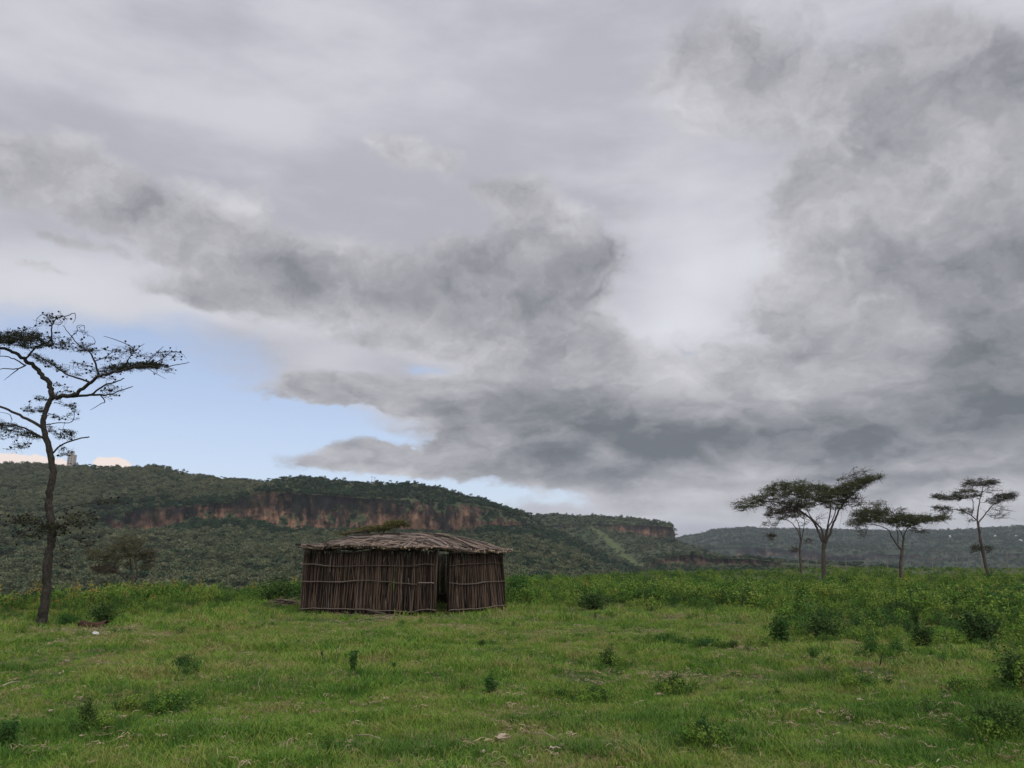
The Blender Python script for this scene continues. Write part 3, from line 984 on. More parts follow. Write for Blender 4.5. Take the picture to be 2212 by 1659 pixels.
make_points('tall_grass', np.stack([px, py, ground_z(px, py) - 0.01], 1), s, rs.rand(len(px)) * 6.28, rs.randint(0, 4, len(px)), tall_protos,
            'darker patches of taller grass in the meadow', 0.08, rs)

# straw and dry husks lying on the grass
rs = np.random.RandomState(35)


def straw_mesh(rs):
    b = MB()
    for _ in range(5):
        a = rs.rand() * 6.28
        L = 0.04 + 0.09 * rs.rand()
        x0, y0 = rs.normal() * 0.05, rs.normal() * 0.05
        c = rs.normal() * 0.8
        pts = [(x0 + math.cos(a + c * t) * L * t, y0 + math.sin(a + c * t) * L * t, 0.05 + 0.03 * math.sin(3.1 * t) * rs.rand()) for t in (0, 0.33, 0.66, 1)]
        b.tube(pts, [0.002, 0.004, 0.0035, 0.0015], 3, cap=0, smooth=False)
    return b.mesh('straw', [MAT_STRAW])


straw_protos = [straw_mesh(rs) for _ in range(6)]
x, y, R, a = wedge(42000, 5.5, 28, -43, 43, rs)
pn = fbm(x * 0.55, y * 0.55, seed=92, octv=3)
keep = (rs.rand(len(x)) < np.clip(0.20 + pn * 0.9, 0.10, 1)) & (R < belt_R(a))
x, y = x[keep], y[keep]
s = 0.42 + 0.75 * rs.rand(len(x)) ** 2
make_points('straw_litter', np.stack([x, y, ground_z(x, y)], 1), s, rs.rand(len(x)) * 6.28, rs.randint(0, 6, len(x)), straw_protos,
            'bits of pale dry straw lying in the grass', 0.2, rs)

# ------------------------------------------------------------------ herb belt
def herb_mesh(name, mat, rs, n, R, H, leaf, stems=7, erect=0.6, tip=None):
    b = MB()
    P_ = []
    for _ in range(stems):
        a = rs.rand() * 6.28
        lean = R * rs.rand() ** 0.7
        hh = H * (0.55 + 0.5 * rs.rand()) * (1 - 0.35 * lean / R)
        x, y = math.cos(a) * lean, math.sin(a) * lean
        p0 = Vector((x * 0.25, y * 0.25, -0.03)); p1 = Vector((x * 0.7, y * 0.7, hh * 0.55)); p2 = Vector((x, y, hh))
        b.tube([p0, p1, p2], [0.010, 0.007, 0.003], 3, cap=0)
        for _ in range(max(3, n // stems)):
            t = rs.rand() ** (1 - 0.5 * erect)
            c = p0.lerp(p1, t / 0.5) if t < 0.5 else p1.lerp(p2, (t - 0.5) / 0.5)
            w = R * 0.30 * (1.15 - t * 0.6)
            P_.append((c.x + rs.normal() * w * 0.6, c.y + rs.normal() * w * 0.6, max(0.03, c.z + rs.normal() * w * 0.35)))
    P_ = np.array(P_)
    v, q = leaf_arrays(P_, leaf, leaf * 0.55, up=0.5, rs=rs)
    mi = np.zeros(len(q), int)
    mats = [mat, MAT_STEM]
    if tip is not None:
        mats.append(tip)
        mi[P_[:, 2] > H * 0.62] = 2
    q2 = np.array(b.f) + len(v)
    return quad_mesh(name, np.concatenate([v, np.array(b.v)]), np.concatenate([q, q2]), mats, midx=np.concatenate([mi, np.ones(len(q2), int)]))


rs = np.random.RandomState(41)
herb_protos = [herb_mesh('herb', MAT_BELT, rs, 300, 0.45, 0.55 + 0.15 * (_ % 3), 0.068, 9, 0.6) for _ in range(5)] + \
              [herb_mesh('herb_dark', MAT_BUSH, rs, 360, 0.5, 0.6, 0.06, 10, 0.3) for _ in range(2)] + \
              [herb_mesh('herb_rusty', MAT_BELT, rs, 240, 0.4, 0.65, 0.06, 8, 0.7, tip=MAT_BELT_RUST) for _ in range(2)] + \
              [herb_mesh('herb_erect', MAT_BELT, rs, 160, 0.22, 0.95, 0.06, 4, 0.9) for _ in range(2)]
bx, by, bs, bi = [], [], [], []
for (n, r0, r1) in ((2400, 9, 22), (7000, 20, 45), (6500, 45, 100), (6000, 100, 175)):
    x, y, R, a = wedge(n, r0, r1, -46, 46, rs)
    B = belt_R(a) * (1 - (a > 13) * 0.20 * (vnoise(x * 0.28, y * 0.28, seed=44) + 0.25) + 0.07 * vnoise(a * 1.3, a * 0, seed=8) + 0.05 * rs.normal(size=n))
    rim = rim_of(a)
    t = (R - B) / 6.0
    keep = (R > B) & (R < rim + 14) & ~inside_hut(x, y, 0.75)
    edge = (y < 26.8) & (np.abs(x + 4.2) < 4.5)
    keep &= ~edge
    keep &= rs.rand(n) < np.where(a > 14, np.where(R < 45, 0.80, 0.85) + 0.7 * vnoise(x * 0.25, y * 0.25, seed=55), 0.95)
    x, y, R, a, t = x[keep], y[keep], R[keep], a[keep], t[keep]
    s = np.where(a < -8, 0.98, np.where(R < 28, 0.78, 1.18)) * (0.45 + 0.5 * rs.rand(len(x)) + 0.8 * rs.rand(len(x)) ** 5)
    s = s * np.clip(0.45 + 0.6 * t, 0.45, 1.0) * (1 + 0.60 * vnoise(x * 0.30, y * 0.30, seed=56))
    s = s * np.where(R > 60, 0.58, 1.0)
    big_ = (rs.rand(len(x)) < 0.06) & (t > 1.0)
    s = np.where(big_, s * (1.5 + 0.7 * rs.rand(len(x))), s)
    idx = rs.randint(0, 5, len(x))
    u = rs.rand(len(x))
    dk = u < 0.20 + 0.35 * (vnoise(x * 0.22, y * 0.22, seed=57) > 0.35)
    idx[dk] = rs.randint(5, 7, dk.sum())
    ru = (u > 0.975) | ((a < -12) & (u > 0.38) & (R > 27) & (vnoise(x * 0.35, y * 0.35, seed=58) > -0.1))
    idx[ru] = rs.randint(7, 9, ru.sum())
    er = (u > 0.84) & ~ru & (s < 1.15)
    s = np.minimum(s, 1.55)
    idx[er] = rs.randint(9, 11, er.sum())
    bx.append(x); by.append(y); bs.append(s); bi.append(idx)
# weeds gathered round the feet of the single bushes
for (X_, Y_, w_) in ((1690, 1400, 60), (1785, 1390, 110), (1313, 1436, 50), (1461, 1490, 40), (398, 1446, 50), (186, 1590, 40), (1524, 1618, 40), (1885, 1432, 60), (1942, 1430, 50), (2195, 1500, 110),
                     (2170, 1592, 120), (1420, 1396, 60), (1520, 1405, 90), (1250, 1512, 110), (360, 1532, 110), (2125, 1398, 140), (2000, 1405, 90), (1860, 1490, 40), (2082, 1516, 50)):
    n_ = int(6 + w_ * 0.16)
    g_ = [on_ground(X_ + rs.normal() * w_ * 0.5, Y_ + rs.normal() * 5 + 1) for _ in range(n_)]
    bx.append(np.array([p.x for p in g_])); by.append(np.array([p.y for p in g_]))
    bs.append(0.22 + 0.30 * rs.rand(n_)); bi.append(rs.randint(0, 7, n_))
# small weeds straying out over the meadow
x, y, R, a = wedge(2600, 7, 32, -43, 43, rs)
w_ = fbm(x * 0.4, y * 0.4, seed=66, octv=2)
keep = (R < belt_R(a)) & (rs.rand(len(x)) < np.clip(0.10 + 0.5 * w_ + 0.5 * (a > 12) * (R > 0.72 * belt_R(a)), 0.03, 0.9)) & ~inside_hut(x, y, 0.4)
x, y = x[keep], y[keep]
bx.append(x); by.append(y); bs.append(0.14 + 0.32 * rs.rand(len(x)) ** 2)
ii_ = rs.randint(0, 7, len(x)); bi.append(ii_)
x, y, s, idx = (np.concatenate(v) for v in (bx, by, bs, bi))
make_points('herb_cover', np.stack([x, y, ground_z(x, y) - 0.02], 1), s, rs.rand(len(x)) * 6.28, idx, herb_protos,
            'belt of leafy waist high weeds along the edge of the meadow', 0.12, rs)


# ------------------------------------------------------------------ single bushes and weeds
def bush_parts(kind, seed):
    rs = np.random.RandomState(seed)
    b = MB()
    P_ = []
    if kind == 'round':
        R, H, ns, nl, leaf = 0.5, 1.0, 14, 1500, 0.075
    elif kind == 'tall':
        R, H, ns, nl, leaf = 0.26, 1.0, 8, 900, 0.07
    elif kind == 'spire':
        R, H, ns, nl, leaf = 0.13, 1.0, 3, 420, 0.07
    else:
        R, H, ns, nl, leaf = 0.8, 1.0, 16, 1500, 0.11
    for _ in range(ns):
        a = rs.rand() * 6.28
        lean = R * rs.rand() ** 0.6
        hh = H * (0.6 + 0.4 * rs.rand()) * math.sqrt(max(0.15, 1 - (lean / R) ** 2 * 0.7))
        x, y = math.cos(a) * lean, math.sin(a) * lean
        p0 = Vector((x * 0.15, y * 0.15, -0.04)); p1 = Vector((x * 0.6, y * 0.6, hh * 0.5)); p2 = Vector((x, y, hh))
        b.tube([p0, p1, p2], [0.016, 0.011, 0.004], 4, cap=0)
        for _ in range(nl // ns):
            t = 0.12 + 0.92 * rs.rand() ** 0.8
            c = p0.lerp(p1, t / 0.5) if t < 0.5 else p1.lerp(p2, (t - 0.5) / 0.5)
            w = R * 0.34
            P_.append((c.x + rs.normal() * w * 0.7, c.y + rs.normal() * w * 0.7, max(0.02, c.z + rs.normal() * w * 0.4)))
    v, q = leaf_arrays(np.array(P_), leaf, leaf * 0.55, up=0.5, rs=rs)
    return (v, q), b


BUSH = {}
for kd in ('round', 'tall', 'spire', 'low'):
    for dk in (False, True):
        for s_ in range(2):
            (v, q), b = bush_parts(kd, 300 + s_ * 7 + len(kd))
            mt = MAT_BUSH_DARK if dk else MAT_BUSH
            BUSH[(kd, dk, s_)] = (quad_mesh('foliage', v, q, [mt]), b.mesh('stem', [MAT_STEM]))


def bush(name, X, Y, w, h, kind, dark, label, cat, group=None, var=0):
    """X, Y: foot of the plant in the picture; w, h its size there"""
    g = on_ground(X, Y)
    z = gz1(g.x, g.y)
    R = math.hypot(g.x, g.y)
    k = R / FPX * 0.98
    base_w = {'round': 1.15, 'tall': 0.62, 'spire': 0.34, 'low': 1.9}[kind]
    o = empty(name, (g.x, g.y, z - 0.01), label, cat, group, RND.random() * 6.28)
    sx = w * k / base_w
    o.scale = (sx, sx, h * k)
    fo, st = BUSH[(kind, dark, var)]
    link('foliage', fo, o)
    link('stems', st, o)
    return o


GB = 'lone bushes in the meadow'
BL = [
    ('leafy_bush', 1690, 1400, 54, 72, 'tall', False, 'upright leafy bush standing alone at the left end of the weeds on the right', 0),
    ('leafy_bush', 1785, 1390, 90, 62, 'round', True, 'wide dark bush just right of the upright leafy bush', 0),
    ('leafy_bush', 1313, 1436, 42, 52, 'round', True, 'round dark bush in the open grass right of the hut', 0),
    ('leafy_bush', 1461, 1490, 38, 44, 'round', True, 'small very dark bush with a dead twig on its left side', 1),
    ('leafy_bush', 398, 1446, 44, 38, 'round', False, 'knee high bush on a browned patch between the tree and the hut', 0),
    ('leafy_bush', 186, 1590, 36, 72, 'tall', True, 'dark narrow bush near the bottom left corner', 1),
    ('leafy_bush', 1524, 1618, 44, 66, 'tall', False, 'soft leafy plant low in the picture right of the pale husk', 1),
    ('leafy_bush', 1860, 1490, 32, 26, 'round', True, 'small tufted bush between pale husks in the right grass', 0),
    ('leafy_bush', 1921, 1488, 20, 20, 'round', True, 'tiniest dark bush just right of the small tufted one', 1),
    ('leafy_bush', 2082, 1516, 36, 28, 'low', True, 'low dark bush near the right edge in front of the weeds', 0),
    ('leafy_bush', 1760, 1440, 24, 32, 'tall', False, 'short pale green plant below the wide dark bush', 0),
    ('leafy_bush', 1885, 1432, 40, 48, 'round', False, 'bush at the front edge of the weeds, left of the white scrap', 1),
    ('leafy_bush', 1942, 1430, 34, 36, 'round', False, 'small rounded bush at the front of the weeds below the white scrap', 0),
    ('leafy_bush', 2195, 1500, 90, 80, 'round', True, 'large dark bush cut by the right edge of the picture', 0),
    ('leafy_bush', 2170, 1592, 100, 66, 'low', True, 'sprawling dark bush in the lower right corner', 1),
    ('leafy_bush', 1420, 1396, 52, 22, 'low', False, 'low spreading bush behind the small very dark bush', 0),
    ('leafy_bush', 1585, 1408, 26, 22, 'round', True, 'little dark bush left of the upright leafy bush', 1),
    ('leafy_bush', 1520, 1405, 90, 22, 'low', False, 'long low mound of weeds left of the little dark bush', 1),
    ('leafy_bush', 1290, 1512, 60, 40, 'low', True, 'right half of a low dark thicket in the middle grass', 0),
    ('leafy_bush', 1215, 1508, 50, 26, 'low', True, 'left half of a low dark thicket in the middle grass', 1),
    ('leafy_bush', 360, 1532, 110, 34, 'low', False, 'creeping green mound in the left foreground', 0),
    ('leafy_bush', 226, 1346, 66, 46, 'round', True, 'dark bush behind the rusty hollow log', 1),
    ('leafy_bush', 148, 1345, 54, 26, 'low', False, 'ferny low bush right of the foot of the big tree', 0),
    ('leafy_bush', 1290, 1318, 90, 42, 'round', True, 'dark rounded bush in the weed belt right of the hut', 0),
    ('leafy_bush', 1945, 1338, 62, 42, 'round', True, 'dark rounded bush among the weeds under the small twin trunk tree', 1),
    ('leafy_bush', 2125, 1398, 96, 72, 'round', True, 'big dark bush right of the white scrap', 0),
    ('leafy_bush', 1998, 1410, 50, 54, 'tall', True, 'dark upright bush directly behind the white scrap', 0),
    ('leafy_bush', 590, 1306, 90, 58, 'round', True, 'dark bush against the left corner of the hut', 0),
    ('leafy_bush', 640, 1300, 60, 46, 'round', False, 'brighter bush tucked behind the left corner of the hut', 1),
    ('leafy_bush', 1120, 1300, 70, 70, 'round', False, 'bright bush against the right corner of the hut', 0),
    ('leafy_bush', 1628, 1312, 50, 34, 'round', True, 'dark bush in the belt above the upright leafy bush', 1),
    ('leafy_bush', 488, 1270, 50, 40, 'round', False, 'bright yellow green round bush on the skyline of the left weeds', 1),
    ('tall_weed', 763, 1452, 24, 74, 'spire', False, 'slender upright weed in front of the hut', 0),
    ('tall_weed', 694, 1424, 12, 28, 'spire', True, 'short thin weed left of the slender upright weed', 1),
    ('tall_weed', 850, 1440, 14, 26, 'spire', False, 'short thin weed right of the slender upright weed', 0),
    ('tall_weed', 1062, 1498, 34, 52, 'tall', False, 'soft weed in the grass below the hut door', 1),
    ('tall_weed', 1040, 1392, 18, 20, 'round', True, 'small weed beside a brown clod below the hut door', 0),
    ('tall_weed', 12, 1620, 50, 60, 'tall', False, 'weed at the left edge near the bottom corner', 0),
    ('tall_weed', 1985, 1395, 16, 110, 'spire', True, 'tallest thin dark stalk in the weeds on the right', 0),
]
for (nm, X, Y, w, h, kd, dk, lb, var) in BL:
    bush(nm, X, Y, w, h, kd, dk, lb, 'bush' if nm == 'leafy_bush' else 'weed', GB if nm == 'leafy_bush' else 'single weeds in the meadow', var)

# ------------------------------------------------------------------ trees
def tree(name, label, D, conv, trunk, limbs, pads, seed, leafmats, bark=MAT_BARK, leaf=0.09, per=10, twig_r=0.006, group=None, gall=0, ground_pt=None, minr=None, tw_len=0.12):
    """trunk/limbs: ([(x, y[, depth])...], r0, r1); pads: (cx, cy, rx, ry, tilt, n twigs, leaf share, matidx)"""
    rs = np.random.RandomState(seed)
    k = D / FPX

    def W(x, y, dd=0.0):
        X, Y = conv(x, y)
        return at_depth(X, Y, D + dd)
    base = W(*trunk[0][0])
    gz_ = gz1(base.x, base.y)
    tp = [W(*p) for p in trunk[0]]
    tp = [Vector((tp[0].x, tp[0].y, gz_ - 0.25))] + ([tp[0]] if tp[0].z > gz_ + 0.05 else []) + tp[1:]
    root = empty(name, (base.x, base.y, gz_), label, 'tree', group)
    org = (base.x, base.y, gz_)

    def fine(pts, wob, n=4):
        out = []
        for q_, (a, b_) in enumerate(zip(pts[:-1], pts[1:])):
            p0_ = pts[q_ - 1] if q_ else a
            p3_ = pts[q_ + 2] if q_ + 2 < len(pts) else b_
            for i in range(n):
                t = i / n
                p = 0.5 * (2 * a + (b_ - p0_) * t + (2 * p0_ - 5 * a + 4 * b_ - p3_) * t * t + (3 * a - p0_ - 3 * b_ + p3_) * t ** 3)
                if i: p = p + Vector(rs.normal(size=3) * wob)
                out.append(p)
        out.append(pts[-1])
        return out
    nodes = []
    b = MB()
    ft = fine(tp, trunk[1] * 0.10)
    n = len(ft)
    radii = [trunk[1] + (trunk[2] - trunk[1]) * (i / (n - 1)) ** 0.7 for i in range(n)]
    radii = [r * (1 + 0.10 * rs.normal() * 0.6) for r in radii]
    radii[0] *= 1.35; radii[1] *= 1.15
    b.tube(ft, radii, 9)
    link('trunk', b.mesh('trunk', [bark], org), root)
    for p in ft[len(ft) // 3:]: nodes.append(np.array(p))
    for (pts, r0, r1) in limbs:
        dd = rs.normal() * 0.35
        wp = []
        for i, p in enumerate(pts):
            d_ = p[2] if len(p) > 2 else dd * i * (0.5 if D < 30 else 1.0)
            wp.append(W(p[0], p[1], d_))
        fp = fine(wp, r0 * 0.25, 4)
        b = MB()
        b.tube(fp, [r0 + (r1 - r0) * i / (len(fp) - 1) for i in range(len(fp))], 7)
        link('limb', b.mesh('limb', [bark], org), root)
        for i, p in enumerate(fp[1:]): nodes.append(np.array(p))
    nodes = np.array(nodes)
    # twigs: every attractor joins the nearest wood already there
    att, info = [], []
    for (cx, cy, rx, ry, tilt, cnt, share, mi) in pads:
        for _ in range(int(cnt * (0.95 if D > 50 else 1.0))):
            a = rs.rand() * 6.283
            r = math.sqrt(rs.rand())
            u, v = r * math.cos(a), r * math.sin(a)
            x = cx + u * rx * math.cos(rad(tilt)) + v * ry * math.sin(rad(tilt))
            y = cy - u * rx * math.sin(rad(tilt)) + v * ry * math.cos(rad(tilt))
            X0, Y0 = conv(cx, cy); X1, Y1 = conv(cx + rx, cy)
            rw = abs(X1 - X0) * k
            dd = rs.normal() * min(rw * 0.55, 2.2) * math.sqrt(max(0.05, 1 - r * r * 0.7))
            p = W(x, y, dd)
            att.append(np.array(p)); info.append((share, mi))
    att = np.array(att)
    d0 = np.array([np.min(np.linalg.norm(nodes - p, axis=1)) for p in att])
    order = np.argsort(d0)
    tb = MB()
    leaves = [[] for _ in leafmats]
    galls = []
    allN = np.zeros((len(nodes) + 3 * len(att), 3)); allN[:len(nodes)] = nodes
    cntN = len(nodes)
    for oi in order:
        p = att[oi]
        ds = np.linalg.norm((allN[:cntN] - p) * np.array([1, 1, 1.3]), axis=1)
        j = int(np.argmin(ds))
        q0 = allN[j]
        L = np.linalg.norm(p - q0)
        mid = (p + q0) / 2 + rs.normal(size=3) * L * 0.10 + np.array([0, 0, -0.05 * L])
        r = twig_r * (1 + min(2.5, L * 0.9))
        tb.tube([q0, mid, p], [r * 1.3, r, r * 0.6], 3, cap=0)
        allN[cntN] = mid; allN[cntN + 1] = p; cntN += 2
        share, mi = info[oi]
        # small side twigs with leaflets
        ns = 2 + int(rs.rand() * 3)
        for _ in range(ns):
            ow = p - np.array(base); ow[2] = 0
            d = unit(rs.normal(size=3) * np.array([1, 1, 0.5]) + unit(ow) * 0.8 + np.array([0, 0, 0.25]))
            ln = tw_len * (0.6 + 1.2 * rs.rand()) * (1.6 if share < 0.3 else 1)
            s0 = mid + (p - mid) * rs.rand()
            e = s0 + d * ln + np.array([0, 0, -0.1 * ln])
            tb.tube([s0, e], [r * 0.7, r * 0.4], 3, cap=0)
            if rs.rand() < share:
                m_ = max(1, int(per * (0.6 + 0.8 * rs.rand())))
                t = rs.rand(m_)[:, None]
                leaves[mi].append(s0 + (e - s0) * t + rs.normal(size=(m_, 3)) * leaf * np.array([0.9, 0.9, 0.4]))
            if gall and rs.rand() < gall * (1.2 - share):
                galls.append(e)
    link('twigs', tb.mesh('twigs', [bark], org), root, kind='stuff')
    for lm, ls in zip(leafmats, leaves):
        if ls:
            P_ = np.concatenate(ls) - np.array(org)
            v, q = leaf_arrays(P_, leaf, leaf * 0.45, up=0.9, rs=rs)
            link('foliage', quad_mesh('foliage', v, q, [lm]), root, kind='stuff')
    if galls:
        gb = MB()
        for g in galls:
            s = 0.018 + 0.016 * rs.rand()
            p = Vector(g)
            gb.tube([p - Vector((0, 0, s)), p - Vector((0, 0, s * 0.5)), p + Vector((0, 0, s * 0.5)), p + Vector((0, 0, s))], [s * 0.3, s, s, s * 0.3], 5)
        link('seed_galls', gb.mesh('seed_galls', [MAT_GALL], org), root, kind='stuff')
    return root


z2 = lambda x, y: (x * 0.2604, 648 + y * 0.2604)
z3 = lambda x, y: (x * 0.2685, 972 + y * 0.2685)
z4 = lambda x, y: (1512 + x * 0.3164, 999 + y * 0.3164)
z1 = lambda x, y: (594 + x * 0.2441, 1112.4 + y * 0.2441)


def t3(x, y):   # points of the lower trunk given in the z3 frame, returned in the z2 frame
    X, Y = z3(x, y)
    return (X / 0.2604, (Y - 648) / 0.2604)


D1 = 23.3
trunkpts = [t3(335, 1400), t3(352, 1290), t3(372, 1150), t3(382, 1000), t3(392, 870), t3(412, 750), t3(422, 650), t3(400, 520), t3(392, 420), t3(408, 310), t3(425, 200), t3(415, 100),
            (405, 1220), (375, 1110), (360, 1040), (372, 950), (398, 870), (435, 805)]
limbs1 = [
    ([(435, 805), (410, 720), (350, 620), (280, 550), (210, 500), (130, 440), (0, 400), (-160, 385), (-330, 400)], 0.085, 0.03),
    ([(435, 805), (500, 803), (590, 795), (650, 760), (740, 690), (820, 630), (900, 612), (1000, 590), (1090, 562), (1250, 545), (1400, 552), (1570, 515)], 0.075, 0.008),
    ([(590, 800), (720, 792), (830, 785), (880, 790), (960, 765), (1100, 718)], 0.045, 0.012),
    ([(760, 785), (860, 712), (960, 680), (1030, 650)], 0.032, 0.014),
    ([(830, 785), (870, 840), (830, 865), (750, 912)], 0.02, 0.006),
    ([(915, 800), (908, 740), (880, 690)], 0.014, 0.006),
    ([(820, 630), (780, 500), (740, 430), (660, 380), (590, 300), (520, 210)], 0.032, 0.008),
    ([(740, 680), (650, 650), (540, 610), (440, 540), (330, 470), (270, 440)], 0.032, 0.012),
    ([(780, 510), (860, 480), (920, 440), (940, 400)], 0.018, 0.006),
    ([(770, 555), (660, 530), (575, 520)], 0.018, 0.006),
    ([(1020, 585), (1060, 500), (1110, 420), (1060, 370), (930, 320), (860, 300)], 0.020, 0.006),
    ([(1110, 430), (1170, 380), (1200, 362)], 0.012, 0.005),
    ([(1190, 545), (1270, 470), (1340, 400), (1355, 385)], 0.014, 0.005),
    ([(1240, 545), (1360, 480), (1420, 430), (1500, 440), (1545, 485)], 0.014, 0.004),
    ([(1200, 550), (1290, 610), (1380, 655)], 0.012, 0.004),
    ([(210, 490), (240, 460), (300, 390), (400, 350), (430, 290), (430, 210), (480, 150), (560, 130), (620, 108), (622, 160), (600, 195)], 0.034, 0.005),
    ([(430, 200), (370, 120), (310, 150), (300, 210)], 0.014, 0.004),
    ([(650, 230), (700, 210), (700, 255)], 0.006, 0.004),
    ([(590, 300), (640, 260), (640, 215), (690, 210), (705, 255)], 0.012, 0.004),
    ([(720, 390), (790, 355), (770, 310), (730, 292)], 0.012, 0.004),
    ([(215, 540), (150, 570), (60, 570), (-60, 572)], 0.024, 0.010),
    ([(150, 575), (90, 620), (35, 665)], 0.018, 0.005),
    ([(210, 545), (140, 500), (50, 468), (-40, 465)], 0.024, 0.010),
    ([(350, 1060), (250, 1000), (130, 940), (0, 885), (-160, 850), (-330, 840)], 0.05, 0.02),
    ([(372, 1150), (290, 1110), (200, 1060), (60, 1040), (-60, 1020), (-240, 1000)], 0.035, 0.012),
    ([(100, 1000), (80, 950), (0, 930)], 0.012, 0.006),
    ([(440, 1270), (500, 1210), (590, 1170), (700, 1142), (740, 1138)], 0.028, 0.016),
    ([(385, 1035), (470, 1020), (595, 1010), (620, 925)], 0.018, 0.008),
    ([(400, 940), (470, 960), (500, 990)], 0.012, 0.004),
    ([(450, 850), (560, 880), (660, 930)], 0.012, 0.004),
    ([(360, 920), (260, 905), (200, 900)], 0.010, 0.004),
    ([(420, 830), (350, 820), (300, 800)], 0.010, 0.004),
    ([t3(420, 640), t3(330, 600), t3(230, 560), t3(150, 590)], 0.022, 0.006),
    ([t3(425, 640), t3(520, 600), t3(620, 570), t3(700, 600)], 0.022, 0.006),
    ([t3(420, 650), t3(470, 740), t3(500, 860), t3(510, 950)], 0.014, 0.004),
    ([t3(410, 520), t3(520, 470), t3(700, 430), t3(860, 400), t3(1000, 420)], 0.014, 0.004),
]
pads1 = [
    (60, 310, 300, 50, 3, 260, 0.95, 0), (-240, 330, 240, 55, 0, 120, 0.9, 0), (230, 350, 210, 50, -6, 150, 0.9, 0), (300, 290, 150, 60, -10, 40, 0.4, 0),
    (400, 520, 170, 26, -25, 60, 0.85, 0), (1090, 545, 230, 28, 2, 170, 0.95, 0), (1000, 575, 170, 20, 8, 60, 0.9, 0), (1330, 560, 120, 32, -14, 45, 0.6, 0),
    (600, 390, 170, 35, -10, 60, 0.55, 0), (480, 330, 90, 60, 0, 26, 0.5, 0), (1290, 480, 200, 70, 10, 60, 0.12, 0), (1080, 420, 110, 70, 0, 30, 0.12, 0), (440, 170, 130, 60, 10, 34, 0.2, 0),
    (660, 330, 90, 80, 0, 24, 0.3, 0), (870, 450, 130, 70, 0, 36, 0.3, 0), (650, 570, 90, 60, 0, 24, 0.2, 0), (850, 610, 120, 60, 0, 40, 0.45, 0), (900, 760, 90, 60, 0, 22, 0.25, 0),
    (100, 1060, 260, 34, -20, 100, 0.8, 0), (-160, 1020, 180, 50, -5, 60, 0.8, 0), (40, 1110, 120, 50, 0, 30, 0.5, 0), (160, 1215, 110, 26, 12, 24, 0.4, 0), (500, 1095, 130, 50, -18, 50, 0.65, 0),
    (290, 905, 100, 34, 0, 26, 0.6, 0), (360, 820, 70, 24, -8, 16, 0.6, 0), (560, 880, 110, 30, -20, 22, 0.5, 0), (470, 960, 60, 24, -20, 12, 0.5, 0), (600, 960, 50, 50, 0, 10, 0.3, 0),
    (520, 1260, 90, 40, -8, 16, 0.5, 0), (480, 780, 60, 16, 0, 8, 0.6, 0), (580, 740, 40, 30, 0, 8, 0.4, 0), (470, 700, 60, 14, 0, 8, 0.5, 0),
    (*t3(430, 640), 110, 60, 0, 110, 0.35, 1), (*t3(230, 570), 130, 50, 0, 70, 0.22, 1), (*t3(640, 560), 140, 70, 0, 70, 0.22, 1), (*t3(490, 860), 60, 90, 0, 26, 0.1, 1), (*t3(250, 690), 110, 50, 0, 40, 0.25, 1),
    (*t3(850, 420), 150, 28, 5, 22, 0.2, 1), (*t3(680, 720), 90, 60, 0, 20, 0.1, 1),
]
tree('acacia_tree', 'tall crooked acacia with bare twisted limbs at the left edge, nearest tree', D1, z2, (trunkpts, 0.15, 0.068), limbs1, pads1, 3, [MAT_ACACIA_DARK, MAT_ACACIA],
     MAT_BARK, leaf=0.042, per=8, twig_r=0.0048, group='acacia trees', gall=0.20, tw_len=0.11)

GA = 'acacia trees'
tree('acacia_tree', 'largest flat topped acacia of the group on the right', 68, z4, ([(848, 790), (845, 700), (843, 600), (850, 555)], 0.21, 0.17), [
    ([(850, 565), (820, 490), (790, 430), (740, 370), (650, 310), (540, 275), (420, 270)], 0.13, 0.03),
    ([(848, 565), (835, 470), (810, 430), (770, 390), (745, 350), (720, 280)], 0.10, 0.03),
    ([(850, 560), (862, 480), (875, 420), (890, 330), (895, 250)], 0.10, 0.03),
    ([(855, 558), (880, 500), (905, 430), (940, 350), (970, 290), (1040, 220), (1120, 150), (1240, 105)], 0.12, 0.02),
    ([(852, 555), (870, 460), (905, 390), (925, 330), (930, 260)], 0.07, 0.03),
    ([(740, 370), (680, 340), (600, 330), (480, 320)], 0.05, 0.02),
    ([(960, 310), (965, 380), (940, 480)], 0.012, 0.005)],
    [(350, 275, 120, 34, 6, 70, .9, 0), (300, 310, 70, 22, 0, 24, .6, 0), (470, 245, 140, 42, 5, 110, .9, 0), (600, 190, 160, 46, 0, 150, .95, 0), (560, 160, 90, 26, 0, 40, .8, 0), (690, 165, 120, 38, 0, 90, .9, 0),
     (790, 205, 130, 52, 0, 190, 1, 0), (880, 225, 120, 54, 0, 170, 1, 0), (720, 270, 130, 44, 0, 110, .9, 0), (990, 185, 110, 46, 8, 150, .95, 0), (1070, 150, 90, 34, 20, 90, .95, 0), (1150, 115, 100, 22, 12, 80, .9, 0),
     (1030, 265, 90, 44, 0, 70, .7, 2), (920, 300, 80, 24, 0, 40, .6, 0), (560, 320, 110, 36, 0, 70, .7, 1), (640, 290, 100, 30, 0, 60, .8, 1), (1000, 110, 80, 30, 0, 26, .15, 0), (1080, 60, 70, 28, 0, 18, .1, 0), (820, 390, 40, 30, 0, 10, .1, 0)],
    11, [MAT_ACACIA, MAT_ACACIA_BROWN, MAT_ACACIA_DARK], MAT_BARK2, leaf=0.115, per=7, twig_r=0.013, group=GA, tw_len=0.42)
